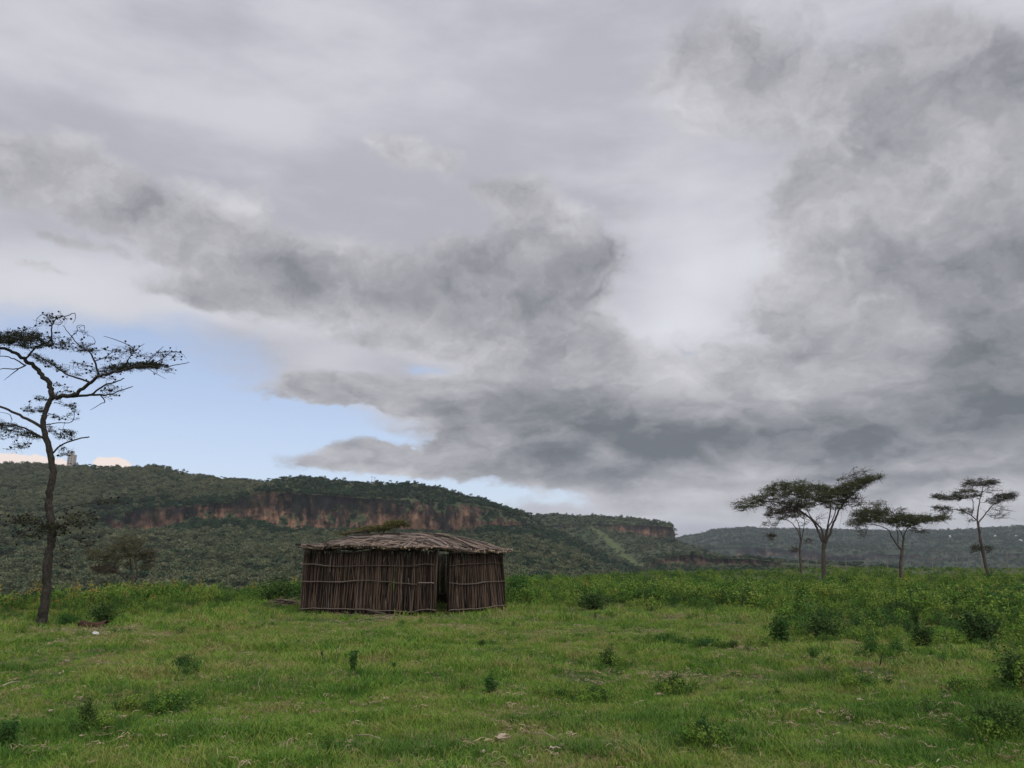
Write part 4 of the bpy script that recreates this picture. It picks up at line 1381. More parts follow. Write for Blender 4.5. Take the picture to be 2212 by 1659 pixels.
tree('acacia_tree', 'thinner brownish acacia half hidden behind the largest flat topped one', 84, z4, ([(688, 725), (685, 650), (683, 590), (690, 540)], 0.15, 0.11), [
    ([(690, 545), (670, 470), (640, 430), (610, 400), (540, 370)], 0.07, 0.03),
    ([(690, 540), (680, 450), (665, 400), (640, 350)], 0.06, 0.02),
    ([(690, 540), (705, 470), (715, 400), (700, 350)], 0.06, 0.02),
    ([(560, 380), (500, 420), (440, 410)], 0.03, 0.01),
    ([(540, 400), (510, 450), (495, 510)], 0.02, 0.008),
    ([(690, 600), (650, 595)], 0.02, 0.01), ([(705, 520), (735, 545)], 0.02, 0.01)],
    [(570, 350, 120, 40, 0, 120, .8, 0), (640, 330, 110, 40, 0, 100, .8, 0), (480, 415, 60, 20, 0, 26, .4, 0), (497, 505, 26, 22, 0, 30, .8, 0), (655, 595, 26, 18, 0, 18, .6, 0), (738, 535, 26, 18, 0, 14, .5, 0), (700, 400, 50, 40, 0, 16, .3, 0)],
    12, [MAT_ACACIA_BROWN], MAT_BARK2, leaf=0.115, per=7, twig_r=0.014, group=GA, tw_len=0.42)
tree('acacia_tree', 'lower spreading acacia with a forked trunk, between the largest and the rightmost', 66, z4, ([(1372, 790), (1370, 700), (1378, 620), (1384, 580)], 0.15, 0.11), [
    ([(1378, 600), (1345, 560), (1310, 510), (1285, 460), (1220, 430), (1120, 420)], 0.085, 0.02),
    ([(1384, 580), (1390, 530), (1400, 480), (1425, 440), (1500, 405), (1600, 388), (1690, 372)], 0.075, 0.01),
    ([(1350, 560), (1352, 500), (1342, 440)], 0.05, 0.02),
    ([(1388, 530), (1370, 470), (1320, 420)], 0.045, 0.02),
    ([(1410, 470), (1460, 440), (1480, 400)], 0.03, 0.015),
    ([(1150, 440), (1130, 480), (1125, 520)], 0.012, 0.005),
    ([(1470, 450), (1500, 475), (1560, 480)], 0.012, 0.005)],
    [(1150, 365, 110, 46, 0, 150, .95, 0), (1080, 410, 70, 34, 0, 60, .8, 0), (1200, 320, 80, 30, 0, 70, .8, 0), (1290, 375, 120, 42, 0, 160, .95, 0), (1390, 400, 110, 40, 0, 160, .95, 0), (1480, 385, 90, 30, 0, 110, .9, 0),
     (1590, 385, 80, 17, -3, 60, .85, 0), (1660, 375, 50, 12, 0, 24, .7, 0), (1225, 275, 60, 20, 0, 22, .5, 0), (1100, 350, 60, 26, 0, 30, .6, 0), (1480, 465, 60, 20, 0, 26, .4, 0), (1330, 320, 60, 14, 0, 14, .4, 0), (1120, 480, 60, 30, 0, 14, .15, 0)],
    13, [MAT_ACACIA], MAT_BARK2, leaf=0.115, per=7, twig_r=0.012, group=GA, tw_len=0.40)
tree('acacia_tree', 'slim solitary acacia with layered crown and a nest on its trunk, rightmost', 76, z4, ([(1962, 750), (1945, 680), (1925, 580), (1910, 490), (1897, 410)], 0.19, 0.11), [
    ([(1897, 410), (1897, 340), (1910, 270), (1925, 200), (1935, 150)], 0.08, 0.02),
    ([(1897, 405), (1850, 360), (1790, 330), (1700, 315), (1610, 305)], 0.065, 0.01),
    ([(1897, 410), (1935, 370), (1980, 310), (2030, 270), (2110, 240)], 0.07, 0.02),
    ([(1855, 362), (1865, 300), (1850, 240), (1750, 235)], 0.05, 0.015),
    ([(1925, 210), (1970, 170), (2030, 140)], 0.03, 0.012),
    ([(1915, 560), (1880, 590)], 0.03, 0.01)],
    [(1920, 135, 100, 26, 0, 90, .9, 0), (1990, 130, 60, 18, 0, 30, .8, 0), (1850, 155, 60, 20, 0, 34, .8, 0), (1830, 215, 90, 34, 0, 110, .95, 1), (1700, 238, 110, 18, -3, 90, .95, 0), (1640, 235, 50, 12, 0, 24, .8, 0),
     (1650, 310, 70, 14, 0, 40, .8, 0), (2070, 235, 80, 26, 8, 90, .9, 0), (2130, 235, 40, 34, 0, 26, .5, 0), (2000, 265, 60, 24, 0, 40, .7, 0), (1990, 180, 70, 40, 0, 26, .3, 0), (1820, 330, 50, 20, 0, 30, .7, 1), (1700, 330, 60, 20, 0, 24, .5, 0),
     (2030, 340, 70, 46, 0, 36, .25, 0), (1890, 590, 50, 22, 0, 40, .7, 0), (1960, 590, 30, 26, 0, 20, .6, 0), (1860, 400, 30, 20, 0, 12, .4, 0), (1670, 360, 30, 20, 0, 10, .3, 0)],
    14, [MAT_ACACIA_DARK, MAT_ACACIA], MAT_BARK2, leaf=0.105, per=7, twig_r=0.012, group=GA, tw_len=0.40)
tree('acacia_tree', 'small bushy acacia between the nearest tree and the hut, forked near the ground', 39, z3, ([(1052, 1135), (1062, 1090)], 0.10, 0.08), [
    ([(1060, 1095), (1020, 1050), (960, 1000), (900, 970), (840, 950)], 0.05, 0.015),
    ([(1068, 1090), (1060, 1000), (1050, 920), (1040, 850), (1000, 780)], 0.06, 0.015),
    ([(1075, 1085), (1102, 1000), (1085, 900), (1100, 820), (1150, 780)], 0.05, 0.015),
    ([(1085, 900), (1150, 870), (1190, 850)], 0.025, 0.01),
    ([(900, 970), (830, 930), (760, 880)], 0.02, 0.008)],
    [(850, 960, 100, 36, 0, 110, .8, 1), (810, 850, 100, 50, 0, 110, .85, 0), (940, 820, 110, 60, 0, 150, .9, 0), (1050, 740, 100, 55, 0, 150, .9, 0), (1080, 830, 100, 50, 0, 110, .85, 0), (1190, 850, 60, 56, 0, 80, .7, 1),
     (1180, 940, 50, 40, 0, 40, .5, 1), (750, 810, 50, 40, 0, 30, .6, 0), (960, 920, 90, 40, 0, 50, .6, 0)],
    15, [MAT_ACACIA_GREY, MAT_ACACIA_GREY2], MAT_BARK2, leaf=0.06, per=6, twig_r=0.007, group=GA, tw_len=0.22)
tree('acacia_tree', 'yellow green acacia whose flat crown shows above the hut roof', 40, z1, ([(925, 900), (925, 600), (928, 300), (930, 165)], 0.12, 0.09), [
    ([(930, 250), (880, 190), (800, 150), (700, 150), (600, 165)], 0.06, 0.02),
    ([(930, 200), (970, 140), (1030, 100), (1110, 80)], 0.06, 0.02),
    ([(930, 220), (920, 160), (900, 120)], 0.05, 0.02)],
    [(870, 125, 150, 20, 5, 190, .95, 0), (1060, 72, 90, 22, 5, 130, .95, 0), (720, 148, 90, 11, 3, 70, .8, 0), (600, 168, 60, 8, 0, 20, .7, 0), (980, 110, 110, 20, 10, 110, .9, 0), (1140, 90, 50, 12, -10, 26, .7, 0)],
    16, [MAT_ACACIA_YEL], MAT_BARK2, leaf=0.07, per=6, twig_r=0.008, group=GA, tw_len=0.18)

# ------------------------------------------------------------------ the stick hut
HC = Vector((-3.9, 29.3, 0))
hut = empty('stick_hut', HC, 'long low hut of dark upright sticks with a domed stick roof and open doorway', 'hut')
A_ = on_ground(647.5, 1325.5); B_ = on_ground(939.5, 1331.5); C_ = on_ground(967.5, 1327); D_ = on_ground(1091, 1316)
A_ = Vector((A_.x, A_.y, 0)); B_ = Vector((B_.x, B_.y, 0)); C_ = Vector((C_.x, C_.y, 0)); D_ = Vector((D_.x, D_.y, 0))
E_ = Vector((D_.x - 0.9, D_.y + 2.9, 0)); F_ = Vector((A_.x + 0.2, A_.y + 3.9, 0))


def arc(P0, P1, bulge, n=24):
    d = P1 - P0
    nrm = Vector((d.y, -d.x, 0)).normalized()
    return [P0.lerp(P1, i / n) + nrm * bulge * math.sin(math.pi * i / n) for i in range(n + 1)]


def walk(path, step, jit=0.0):
    """evenly spaced points with outward normal along a path"""
    out, acc, want = [], 0.0, 0.0
    for a, b in zip(path[:-1], path[1:]):
        L = (b - a).length
        while want <= acc + L:
            t = (want - acc) / L
            d = (b - a).normalized()
            out.append((a.lerp(b, t), Vector((d.y, -d.x, 0))))
            want += step * (1 + jit * (RND.random() - 0.5))
        acc += L
    return out


front_l, front_r = arc(A_, B_, 0.22), arc(C_, D_, 0.20)
rs = np.random.RandomState(61)


def stick_mesh(rs, H, r, pale=False, wob=0.013, bend=0.045, mat=None, name='wall_stick'):
    b = MB()
    n = 7
    bx_, by_ = rs.normal() * bend, rs.normal() * bend * 0.4
    pts = [(bx_ * math.sin(math.pi * i / n) + rs.normal() * wob, by_ * math.sin(math.pi * i / n) + rs.normal() * wob * 0.5, H * i / n) for i in range(n + 1)]
    rr = [r * (1.12 - 0.3 * i / n + 0.10 * rs.normal()) for i in range(n + 1)]
    b.tube(pts, rr, 5, mat=0, cap=2)
    return b.mesh(name, [mat or (MAT_STICK_PALE if pale else MAT_STICK), MAT_CUT if rs.rand() < 0.3 else MAT_STICK])


wall_sticks = [stick_mesh(rs, 1.0 * 2.12, 0.0145 + 0.005 * rs.rand()) for _ in range(16)]
wall_pale = [stick_mesh(rs, 2.12, 0.013 + 0.003 * rs.rand(), True) for _ in range(4)]
WH = [(0.0, 1.0)]


def wall_height(p):
    # eaves height by position along the front
    t = (p.x - A_.x) / (D_.x - A_.x)
    return float(np.interp(t, [0, 0.12, 0.25, 0.5, 0.7, 1.0], [2.16, 2.10, 2.06, 2.12, 2.04, 1.98]))


def lean_dir(p):
    """tops lean in towards the hut, most at the right end"""
    t = np.clip((p.x - A_.x) / (D_.x - A_.x), 0, 1)
    return Vector((0.02 - 0.30 * max(0, (t - 0.72) / 0.28) ** 1.5 * 1.0 + 0.03 * (1 - t), 0.03, 0))


def place_stick(p, nrm, me, off, parent, name='wall_stick', H=None, jit=0.02):
    H = H or wall_height(p)
    top = Vector((p.x, p.y, 0)) + lean_dir(p) + Vector((rs.normal() * jit, rs.normal() * jit * 0.5, H + rs.normal() * 0.02))
    base = Vector((p.x, p.y, -0.04 + rs.normal() * 0.01)) + nrm * off
    d = (top + nrm * off) - base
    o = link(name, me, parent)
    o.location = base - HC
    o.rotation_mode = 'QUATERNION'
    o.rotation_quaternion = d.to_track_quat('Z', 'Y')
    o.scale = (0.9 + 0.35 * rs.rand(), 0.9 + 0.35 * rs.rand(), d.length / 2.12)
    return o


cnt = 0
for path, rails_ in ((front_l, 0), (front_r, 1)):
    for (p, nrm) in walk(path, 0.0305, 0.5):
        me = wall_pale[rs.randint(4)] if rs.rand() < 0.04 else wall_sticks[rs.randint(16)]
        place_stick(p, nrm, me, rs.normal() * 0.012, hut)
        cnt += 1
# the pale crooked sticks tied over the front
for (zx0, zy0, zx1, zy1) in ((1038, 850, 1085, 320), (1205, 880, 1180, 560), (840, 830, 860, 620), (960, 420, 985, 330)):
    X0, Y0 = z1(zx0, zy0); X1, Y1 = z1(zx1, zy1)
    t = (X0 - 647.5) / (939.5 - 647.5)
    pA = front_l[int(np.clip(t, 0, 1) * 24)]
    d0 = pA.y - 0.05
    a, b_ = at_depth(X0, Y0, d0), at_depth(X1, Y1, d0 + 0.02)
    bm_ = MB()
    pts = [a.lerp(b_, i / 6) + Vector((rs.normal() * 0.012, 0, 0)) for i in range(7)]
    bm_.tube(pts, [0.020, 0.013], 5, 0, 1)
    link('wall_stick', bm_.mesh('wall_stick', [MAT_STICK_PALE], HC), hut)

# inner layer behind the front, then side and back walls: one dense part
ib = MB()
inner_front = [[p + Vector((0.0, 0.055, 0)) for p in path] for path in (front_l, front_r)]
for path in inner_front:
    for (p, nrm) in walk(path, 0.031, 0.5):
        H = wall_height(p)
        top = p + lean_dir(p) + Vector((rs.normal() * 0.02, 0, H))
        base = p + Vector((0, 0, -0.03))
        ib.tube([base, base.lerp(top, 0.5) + Vector((rs.normal() * 0.015, 0.0, 0)), top], [0.019 + 0.004 * rs.rand(), 0.017, 0.014], 5)
link('inner_wall_sticks', ib.mesh('inner_wall_sticks', [MAT_STICK], HC), hut, kind='stuff')
bb = MB()
for path, st in ((arc(D_, E_, 0.15), 0.036), (arc(E_, F_, 0.3), 0.031), (arc(F_, A_, 0.1), 0.036)):
    for (p, nrm) in walk(path, st, 0.5):
        top = p + (HC - p) * 0.03 + Vector((rs.normal() * 0.02, rs.normal() * 0.01, 2.02))
        base = p + Vector((0, 0, -0.2))
        mid = base.lerp(top, 0.5) + Vector((rs.normal() * 0.014, rs.normal() * 0.01, 0))
        bb.tube([base, mid, top], [0.023, 0.020, 0.015], 5)
link('back_wall_sticks', bb.mesh('back_wall_sticks', [MAT_STICK], HC), hut, kind='stuff')


# rails tied across the front: (list of z1 points, which wall)
def rail(pts, path, Xa, Xb, r0, r1, out=0.045, mat=MAT_STICK_PALE):
    P_ = []
    for (zx, zy) in pts:
        X, Y = z1(zx, zy)
        d = ray(X, Y)
        z = 1.0
        for _ in range(3):          # meet the leaning wall along the line of sight
            best = None
            pp = [p + lean_dir(p) * (z / 2.1) for p in path]
            for a_, b2 in zip(pp[:-1], pp[1:]):
                u = (b2.x - a_.x) * d.y - (b2.y - a_.y) * d.x
                if abs(u) < 1e-9: continue
                t = (a_.y * d.x - a_.x * d.y) / u
                tc_ = min(max(t, 0.0), 1.0)
                if best is None or abs(t - tc_) < best[0]:
                    q_ = a_.lerp(b2, tc_)
                    dn = (b2 - a_).normalized()
                    best = (abs(t - tc_), q_, Vector((dn.y, -dn.x, 0)))
            dep = best[1].y
            w = at_depth(X, Y, dep)
            z = w.z
        P_.append(Vector((w.x, w.y, w.z)) + best[2] * (out + 0.015))
    fp = []
    for a, b_ in zip(P_[:-1], P_[1:]):
        for i in range(3):
            fp.append(a.lerp(b_, i / 3) + Vector((0, 0, rs.normal() * 0.006)))
    fp.append(P_[-1])
    b = MB()
    b.tube(fp, [r0, r1], 6, 0, 2)
    link('rail', b.mesh('rail', [mat, MAT_CUT], HC), hut)


XL = (647.5, 939.5); XR = (967.5, 1091)
MAT_RAIL = bark_mat('rail_bark', (0.045, 0.035, 0.028), (0.15, 0.12, 0.098), 14.0, 0.3, (1, 1, 1))
rail([(262, 304), (400, 314), (560, 330), (700, 328), (850, 314), (1000, 302), (1200, 304), (1420, 312), (1560, 328)], front_l + front_r, *XL, 0.028, 0.022, 0.065, MAT_RAIL)
rail([(215, 440), (330, 436), (420, 442), (495, 453)], front_l, *XL, 0.020, 0.024, 0.060, MAT_RAIL)
rail([(400, 450), (600, 455), (800, 450), (1000, 450), (1150, 453), (1262, 452)], front_l, *XL, 0.022, 0.018, 0.05, MAT_RAIL)
rail([(1245, 445), (1300, 438), (1340, 434), (1405, 440)], front_l, *XL, 0.020, 0.018, 0.065, MAT_STICK_PALE)
rail([(208, 588), (400, 590), (560, 592), (700, 582), (790, 576)], front_l, *XL, 0.022, 0.018, 0.05, MAT_RAIL)
rail([(540, 598), (640, 590), (760, 580), (900, 585), (1030, 595), (1150, 605), (1258, 612)], front_l, *XL, 0.016, 0.024, 0.065, MAT_RAIL)
rail([(1268, 600), (1340, 600), (1412, 603)], front_l, *XL, 0.018, 0.018, 0.06, MAT_STICK_PALE)
rail([(208, 832), (350, 826), (500, 828), (700, 832), (850, 838)], front_l, *XL, 0.024, 0.020, 0.05, MAT_RAIL)
rail([(820, 840), (960, 845), (1100, 850), (1190, 860), (1240, 855), (1300, 838), (1370, 836), (1425, 842)], front_l, *XL, 0.020, 0.022, 0.062, MAT_RAIL)
rail([(1535, 322), (1600, 330), (1700, 338), (1850, 340), (1968, 338)], front_r, *XR, 0.022, 0.018, 0.05, MAT_RAIL)
rail([(1535, 450), (1650, 440), (1800, 430), (1900, 424), (2000, 426)], front_r, *XR, 0.020, 0.016, 0.05, MAT_RAIL)
rail([(1530, 598), (1620, 612), (1720, 612), (1800, 600), (1850, 590)], front_r, *XR, 0.020, 0.024, 0.05, MAT_STICK_PALE)
rail([(1780, 606), (1860, 592), (1940, 590), (2015, 584)], front_r, *XR, 0.018, 0.018, 0.065, MAT_RAIL)
rail([(1530, 846), (1640, 836), (1760, 832), (1850, 822), (1950, 805), (2035, 796)], front_r, *XR, 0.024, 0.020, 0.05, MAT_RAIL)
# rails on the inside of the back wall, seen through the doorway
for zz in (0.45, 1.1, 1.7):
    b = MB()
    pth = arc(E_, F_, 0.3, 12)
    b.tube([p + Vector((0, -0.06, zz + rs.normal() * 0.02)) for p in pth], 0.018, 5)
    link('rail', b.mesh('rail', [MAT_RAIL], HC), hut)

# door posts
for P0 in (B_ + Vector((0.0, 0.0, 0)), C_ + Vector((-0.0, 0.0, 0))):
    b = MB()
    ln = lean_dir(P0)
    b.tube([P0 + Vector((0, -0.01, -0.05)), P0 + Vector((0.012, 0.0, 1.0)), P0 + ln + Vector((0, 0, 2.06))], [0.034, 0.031, 0.027], 7)
    link('door_post', b.mesh('door_post', [MAT_STICK], HC), hut)

# roof: sticks draped over a low dome
poly = front_l + front_r + arc(D_, E_, 0.15, 8) + arc(E_, F_, 0.3, 12) + arc(F_, A_, 0.1, 8)
RC = Vector((-3.75, 29.2, 0))
_pa = np.array([math.atan2(p.y - RC.y, p.x - RC.x) for p in poly]); _pr = np.array([math.hypot(p.y - RC.y, p.x - RC.x) for p in poly])
_o = np.argsort(_pa); _pa, _pr = _pa[_o], _pr[_o]


def roof_z(x, y):
    a = math.atan2(y - RC.y, x - RC.x)
    rho = np.interp(a, _pa, _pr, period=2 * math.pi)
    t = math.hypot(x - RC.x, y - RC.y) / rho
    ex = (x - A_.x) / (D_.x - A_.x)
    ez = float(np.interp(ex, [-0.1, 0.2, 0.5, 0.8, 1.05], [2.20, 2.15, 2.14, 2.06, 2.03]))
    ez += 0.025 * math.sin(x * 2.3 + 1.0) + 0.015 * math.sin(x * 5.1)
    return ez + (2.60 - ez) * max(0.0, 1 - t ** 2.4) - max(0, t - 1) * 0.10 + 0.0, t


def roof_stick_mesh(x0, y0, ang, L, r, lift, turn=0.0, pale=False):
    n = 9
    pts = []
    x, y, a = x0, y0, ang
    for i in range(n + 1):
        z, t = roof_z(x, y)
        pts.append(Vector((x, y, z + lift + 0.012 * rs.normal())))
        x += math.cos(a) * L / n; y += math.sin(a) * L / n
        a += turn / n + rs.normal() * 0.03
    b = MB()
    b.tube(pts, [r * (1.1 - 0.35 * i / n) for i in range(n + 1)], 5, 0, 2)
    return b.mesh('roof_stick', [MAT_STICK_PALE if pale else MAT_ROOFSTICK, MAT_CUT], HC)


nroof = 0
# fans from the eave towards the ridge
perim = walk(front_l, 0.10, 0.5) + walk([B_, C_], 0.10, 0.3) + walk(front_r, 0.10, 0.5)
for lay in range(2):
    for (p, nrm) in perim:
        t = np.clip((p.x - A_.x) / (D_.x - A_.x), 0, 1)
        out = 0.10 + 0.26 * rs.rand()
        # ends reach out over the wall, heads run up to the ridge; they lean right on the left half and left on the right half
        ang = float(np.interp(t, [0, 0.25, 0.5, 0.62, 0.8, 1.0], [0.35, 0.62, 0.85, 2.2, 2.55, 2.75])) + rs.normal() * 0.20
        L = 2.0 + 1.5 * rs.rand()
        s = Vector((p.x, p.y, 0)) + nrm * out - Vector((math.cos(ang), math.sin(ang), 0)) * (0.12 if lay else 0.0)
        turn = -0.45 if t < 0.58 else 0.45
        link('roof_stick', roof_stick_mesh(s.x, s.y, ang, L, 0.025 + 0.012 * rs.rand(), 0.02 + 0.06 * lay + rs.rand() * 0.04, turn, rs.rand() < 0.18), hut)
        nroof += 1
# long sticks lying along the hut near the eaves and over the ridge
for i in range(56):
    tt = rs.rand()
    if tt < 0.5:
        p, nrm = perim[rs.randint(6, int(len(perim) * 0.62))]
        s = p + nrm * (0.30 - 0.30 * rs.rand())
        a = math.atan2(nrm.x, -nrm.y) + rs.normal() * 0.05
        link('roof_stick', roof_stick_mesh(s.x - math.cos(a) * 0.4, s.y - math.sin(a) * 0.4, a, min(1.2 + 1.8 * rs.rand(), max(0.8, (D_.x - s.x) * 0.8)), 0.024 + 0.009 * rs.rand(), 0.05 + 0.05 * rs.rand(), 0.15, rs.rand() < 0.15), hut)
    else:
        sx_, sy_ = RC.x + rs.normal() * 1.4, RC.y - 0.2 + rs.normal() * 0.7
        sx_ = max(sx_, A_.x + 1.3)
        a = rs.normal() * 0.25 + (0.1 if sx_ < RC.x else -0.45)
        link('roof_stick', roof_stick_mesh(sx_ - 1.0, sy_, a, min(2.2 + rs.rand(), D_.x - 0.5 - (sx_ - 1.0)), 0.024 + 0.009 * rs.rand(), 0.08 + 0.07 * rs.rand(), -0.15, rs.rand() < 0.2), hut)
    nroof += 1
# the tips that stick out at either end
for i in range(12):
    p = A_ if i % 2 == 0 else D_
    a = math.pi + rs.normal() * 0.12 if i % 2 == 0 else rs.normal() * 0.15 + 0.25
    s = p + Vector((0.9 * (1 if i % 2 == 0 else -1), 0.1 + rs.rand() * 0.8, 0))
    link('roof_stick', roof_stick_mesh(s.x, s.y, a, 1.08 + 0.16 * rs.rand(), 0.018, 0.06 + 0.04 * rs.rand(), 0, False), hut)
# rest of the roof and its under layer: one dense part
rb = MB()
for k in range(420):
    a0 = rs.rand() * 6.283
    rho = float(np.interp(math.atan2(math.sin(a0), math.cos(a0)), _pa, _pr, period=2 * math.pi))
    r_ = rho * math.sqrt(rs.rand()) * 0.92
    x, y = RC.x + math.cos(a0) * r_, RC.y + math.sin(a0) * r_
    a = rs.rand() * 6.28 if k % 3 else math.atan2(RC.y - y, RC.x - x)
    pts = []
    for i in range(6):
        z, t = roof_z(x, y)
        if t > 1.08: break
        pts.append(Vector((x, y, z - 0.035 + 0.012 * rs.normal())))
        x += math.cos(a) * 0.3; y += math.sin(a) * 0.3
    if len(pts) > 2: rb.tube(pts, 0.022, 4)
for (p, nrm) in walk(arc(E_, F_, 0.3) + arc(F_, A_, 0.1), 0.10, 0.3) + walk(arc(D_, E_, 0.15), 0.10, 0.3):
    a = math.atan2(RC.y - p.y, RC.x - p.x)
    x, y = p.x + nrm.x * 0.22, p.y + nrm.y * 0.22
    pts = []
    for i in range(8):
        z, t = roof_z(x, y)
        pts.append(Vector((x, y, z + 0.02 + 0.02 * rs.rand())))
        x += math.cos(a) * 0.32; y += math.sin(a) * 0.32
    rb.tube(pts, 0.022, 4)
link('under_roof_sticks', rb.mesh('under_roof_sticks', [MAT_STICK], HC), hut, kind='stuff')

# trodden earth along the front of the hut
eb = MB()


def crumple(name, c, size, seed, mat, label, cat, group=None, sub=2, flat=0.5, rz=0.0):
    import bmesh
    r = np.random.RandomState(seed)
    bm = bmesh.new()
    bmesh.ops.create_icosphere(bm, subdivisions=sub, radius=0.5)
    for v in bm.verts:
        k = 1 + 0.7 * (r.rand() - 0.5)
        v.co = Vector((v.co.x * size[0] * k, v.co.y * size[1] * k, max(-0.3, v.co.z) * size[2] * k + size[2] * 0.3))
    me = bpy.data.meshes.new(name)
    bm.to_mesh(me); bm.free()
    me.materials.append(mat)
    o = link(name, me)
    o.location = c; o.rotation_euler = (0, 0, rz)
    return tag(o, label, cat, group)


def gpt(X, Y, dz=0.0):
    g = on_ground(X, Y)
    return Vector((g.x, g.y, gz1(g.x, g.y) + dz))


# logs lying against the foot of the wall
def log(P0, P1, r0, r1, label, name='fallen_log', mat=MAT_ROOFSTICK, arch=0.0):
    b = MB()
    pts = [P0.lerp(P1, i / 7) + Vector((rs.normal() * r0 * 0.3, rs.normal() * r0 * 0.3, arch * math.sin(math.pi * i / 7))) for i in range(8)]
    b.tube(pts, [r0 * (1 + 0.1 * rs.normal()) + (r1 - r0) * i / 7 for i in range(8)], 7, 0, 2)
    o = link(name, b.mesh(name, [mat, MAT_CUT], P0))
    o.location = P0
    return tag(o, label, 'log', 'logs at the foot of the hut wall')


def zg(zx, zy, dz):
    X, Y = z1(zx, zy)
    return gpt(X, Y, dz)


log(zg(812, 905, 0.22), zg(985, 905, 0.07), 0.05, 0.035, 'thick pale log propped against the foot of the hut wall')
log(zg(880, 905, 0.05), zg(1110, 905, 0.05), 0.045, 0.03, 'straight log lying flat under the propped one')
log(zg(820, 902, 0.10), zg(930, 906, 0.05), 0.035, 0.028, 'short log crossing the other two at the hut wall')
log(zg(500, 895, 0.03), zg(820, 898, 0.03), 0.016, 0.012, 'long thin stick lying along the left foot of the hut wall')
log(zg(700, 903, 0.03), zg(880, 908, 0.03), 0.014, 0.010, 'thinnest stick on the ground in front of the hut logs')

# brushwood pile left of the hut
pile = empty('brushwood_pile', gpt(620, 1313), 'low heap of cut reddish brushwood left of the hut', 'woodpile')
for k in range(34):
    a = rs.normal() * 0.45 + (math.pi if rs.rand() < 0.5 else 0)
    L = 0.5 + 0.7 * rs.rand()
    c = Vector((rs.normal() * 0.22, rs.normal() * 0.2, 0.04 + 0.20 * rs.rand()))
    d = Vector((math.cos(a), math.sin(a) * 0.8, rs.normal() * 0.25)) * L / 2
    b = MB()
    b.tube([c - d, c + Vector((0, 0, 0.02)), c + d], [0.016, 0.014, 0.009], 5, 0, 2)
    link('stick', b.mesh('stick', [MAT_ROOFSTICK, MAT_CUT]), pile)

# rusty hollow log / trough by the big tree
P0 = gpt(*z3(632, 1418)); P1 = gpt(*z3(925, 1425))
tr = empty('hollow_log', P0, 'rusty brown split hollow log lying in front of the dark bush by the big tree', 'log')
V, Fc = [], []
nl, na = 10, 9
ax = (P1 - P0)
for side, (rr_, nm) in enumerate(((0.17, 'shell'),)):
    b = MB()
    for i in range(nl + 1):
        t = i / nl
        c = ax * t * 0.72
        for j in range(na):
            an = -0.5 + (math.pi * 0.95) * j / (na - 1)
            for rr2 in (1.0, 0.82):
                r = rr_ * rr2 * (1 + 0.12 * rs.normal() * 0.6)
                V.append((c.x, c.y + 0.1 - math.cos(an) * r, c.z + math.sin(an) * r * (1.1 - 0.35 * math.sin(3 * t)) + 0.03))
    def vid(i, j, k): return (i * na + j) * 2 + k
    for i in range(nl):
        for j in range(na - 1):
            Fc.append((vid(i, j, 0), vid(i + 1, j, 0), vid(i + 1, j + 1, 0), vid(i, j + 1, 0)))
            Fc.append((vid(i, j, 1), vid(i, j + 1, 1), vid(i + 1, j + 1, 1), vid(i + 1, j, 1)))
        Fc.append((vid(i, na - 1, 0), vid(i + 1, na - 1, 0), vid(i + 1, na - 1, 1), vid(i, na - 1, 1)))
        Fc.append((vid(i, 0, 1), vid(i + 1, 0, 1), vid(i + 1, 0, 0), vid(i, 0, 0)))
    for j in range(na - 1):
        Fc.append((vid(0, j, 0), vid(0, j + 1, 0), vid(0, j + 1, 1), vid(0, j, 1)))
        Fc.append((vid(nl, j, 1), vid(nl, j + 1, 1), vid(nl, j + 1, 0), vid(nl, j, 0)))
link('shell', quad_mesh('shell', np.array(V), np.array(Fc), [MAT_LOG]), tr)
b = MB()
for k in range(14):
    c = ax * (0.75 + 0.25 * rs.rand()) + Vector((0, rs.normal() * 0.08, 0.03 + 0.03 * rs.rand()))
    d = Vector((rs.normal(), rs.normal() * 0.5, rs.normal() * 0.15)).normalized() * 0.14
    b.tube([c - d, c + d], [0.012, 0.006], 4)
link('splinters', b.mesh('splinters', [MAT_LOG]), tr, kind='stuff')

# dead twig beside the very dark bush, forked twig in the grass
def twig(pts, r, label, mat=MAT_STICK, up=0.0):
    P_ = [gpt(X, Y, dz) for (X, Y, dz) in pts]
    b = MB()
    b.tube(P_, [r, r * 0.5], 5)
    o = link('dead_twig', b.mesh('dead_twig', [mat], P_[0]))
    o.location = P_[0]
    return tag(o, label, 'twig', 'dead twigs in the grass')


twig([(1462, 1490, 0.06), (1448, 1489, 0.16), (1430, 1489, 0.12)], 0.012, 'short dead twig poking left out of the very dark bush')
twig([(1902, 1458, 0.0), (1908, 1458, 0.16), (1914, 1456, 0.26)], 0.011, 'dark forked twig upright in the grass below the white scrap')
twig([(5, 1484, 0.07), (22, 1480, 0.09), (44, 1476, 0.08)], 0.012, 'straight whitish stick on the grass at the left edge', MAT_HUSK)
twig([(770, 1600, 0.07), (795, 1606, 0.09), (822, 1610, 0.06)], 0.007, 'thin straw coloured stalk left of the large pale husk', MAT_HUSK)
twig([(1150, 1605, 0.08), (1180, 1611, 0.10), (1208, 1618, 0.06)], 0.006, 'thin straw coloured stalk right of the large pale husk', MAT_HUSK)
twig([(562, 1499, 0.05), (557, 1496, 0.12), (559, 1494, 0.20), (568, 1494, 0.26), (575, 1494, 0.33), (576, 1494, 0.38)], 0.003, 'curled dry stalk standing in the tall grass patch', MAT_HUSK)

crumple('plastic_scrap', gpt(205, 1374, 0.02), (0.17, 0.12, 0.09), 1, MAT_WHITE, 'white crumpled plastic scrap below the hollow log', 'litter', 'white scraps')
crumple('plastic_scrap', gpt(2035, 1389, 0.05), (0.16, 0.12, 0.10), 2, MAT_WHITE, 'white crumpled plastic scrap among the weeds on the right', 'litter', 'white scraps')


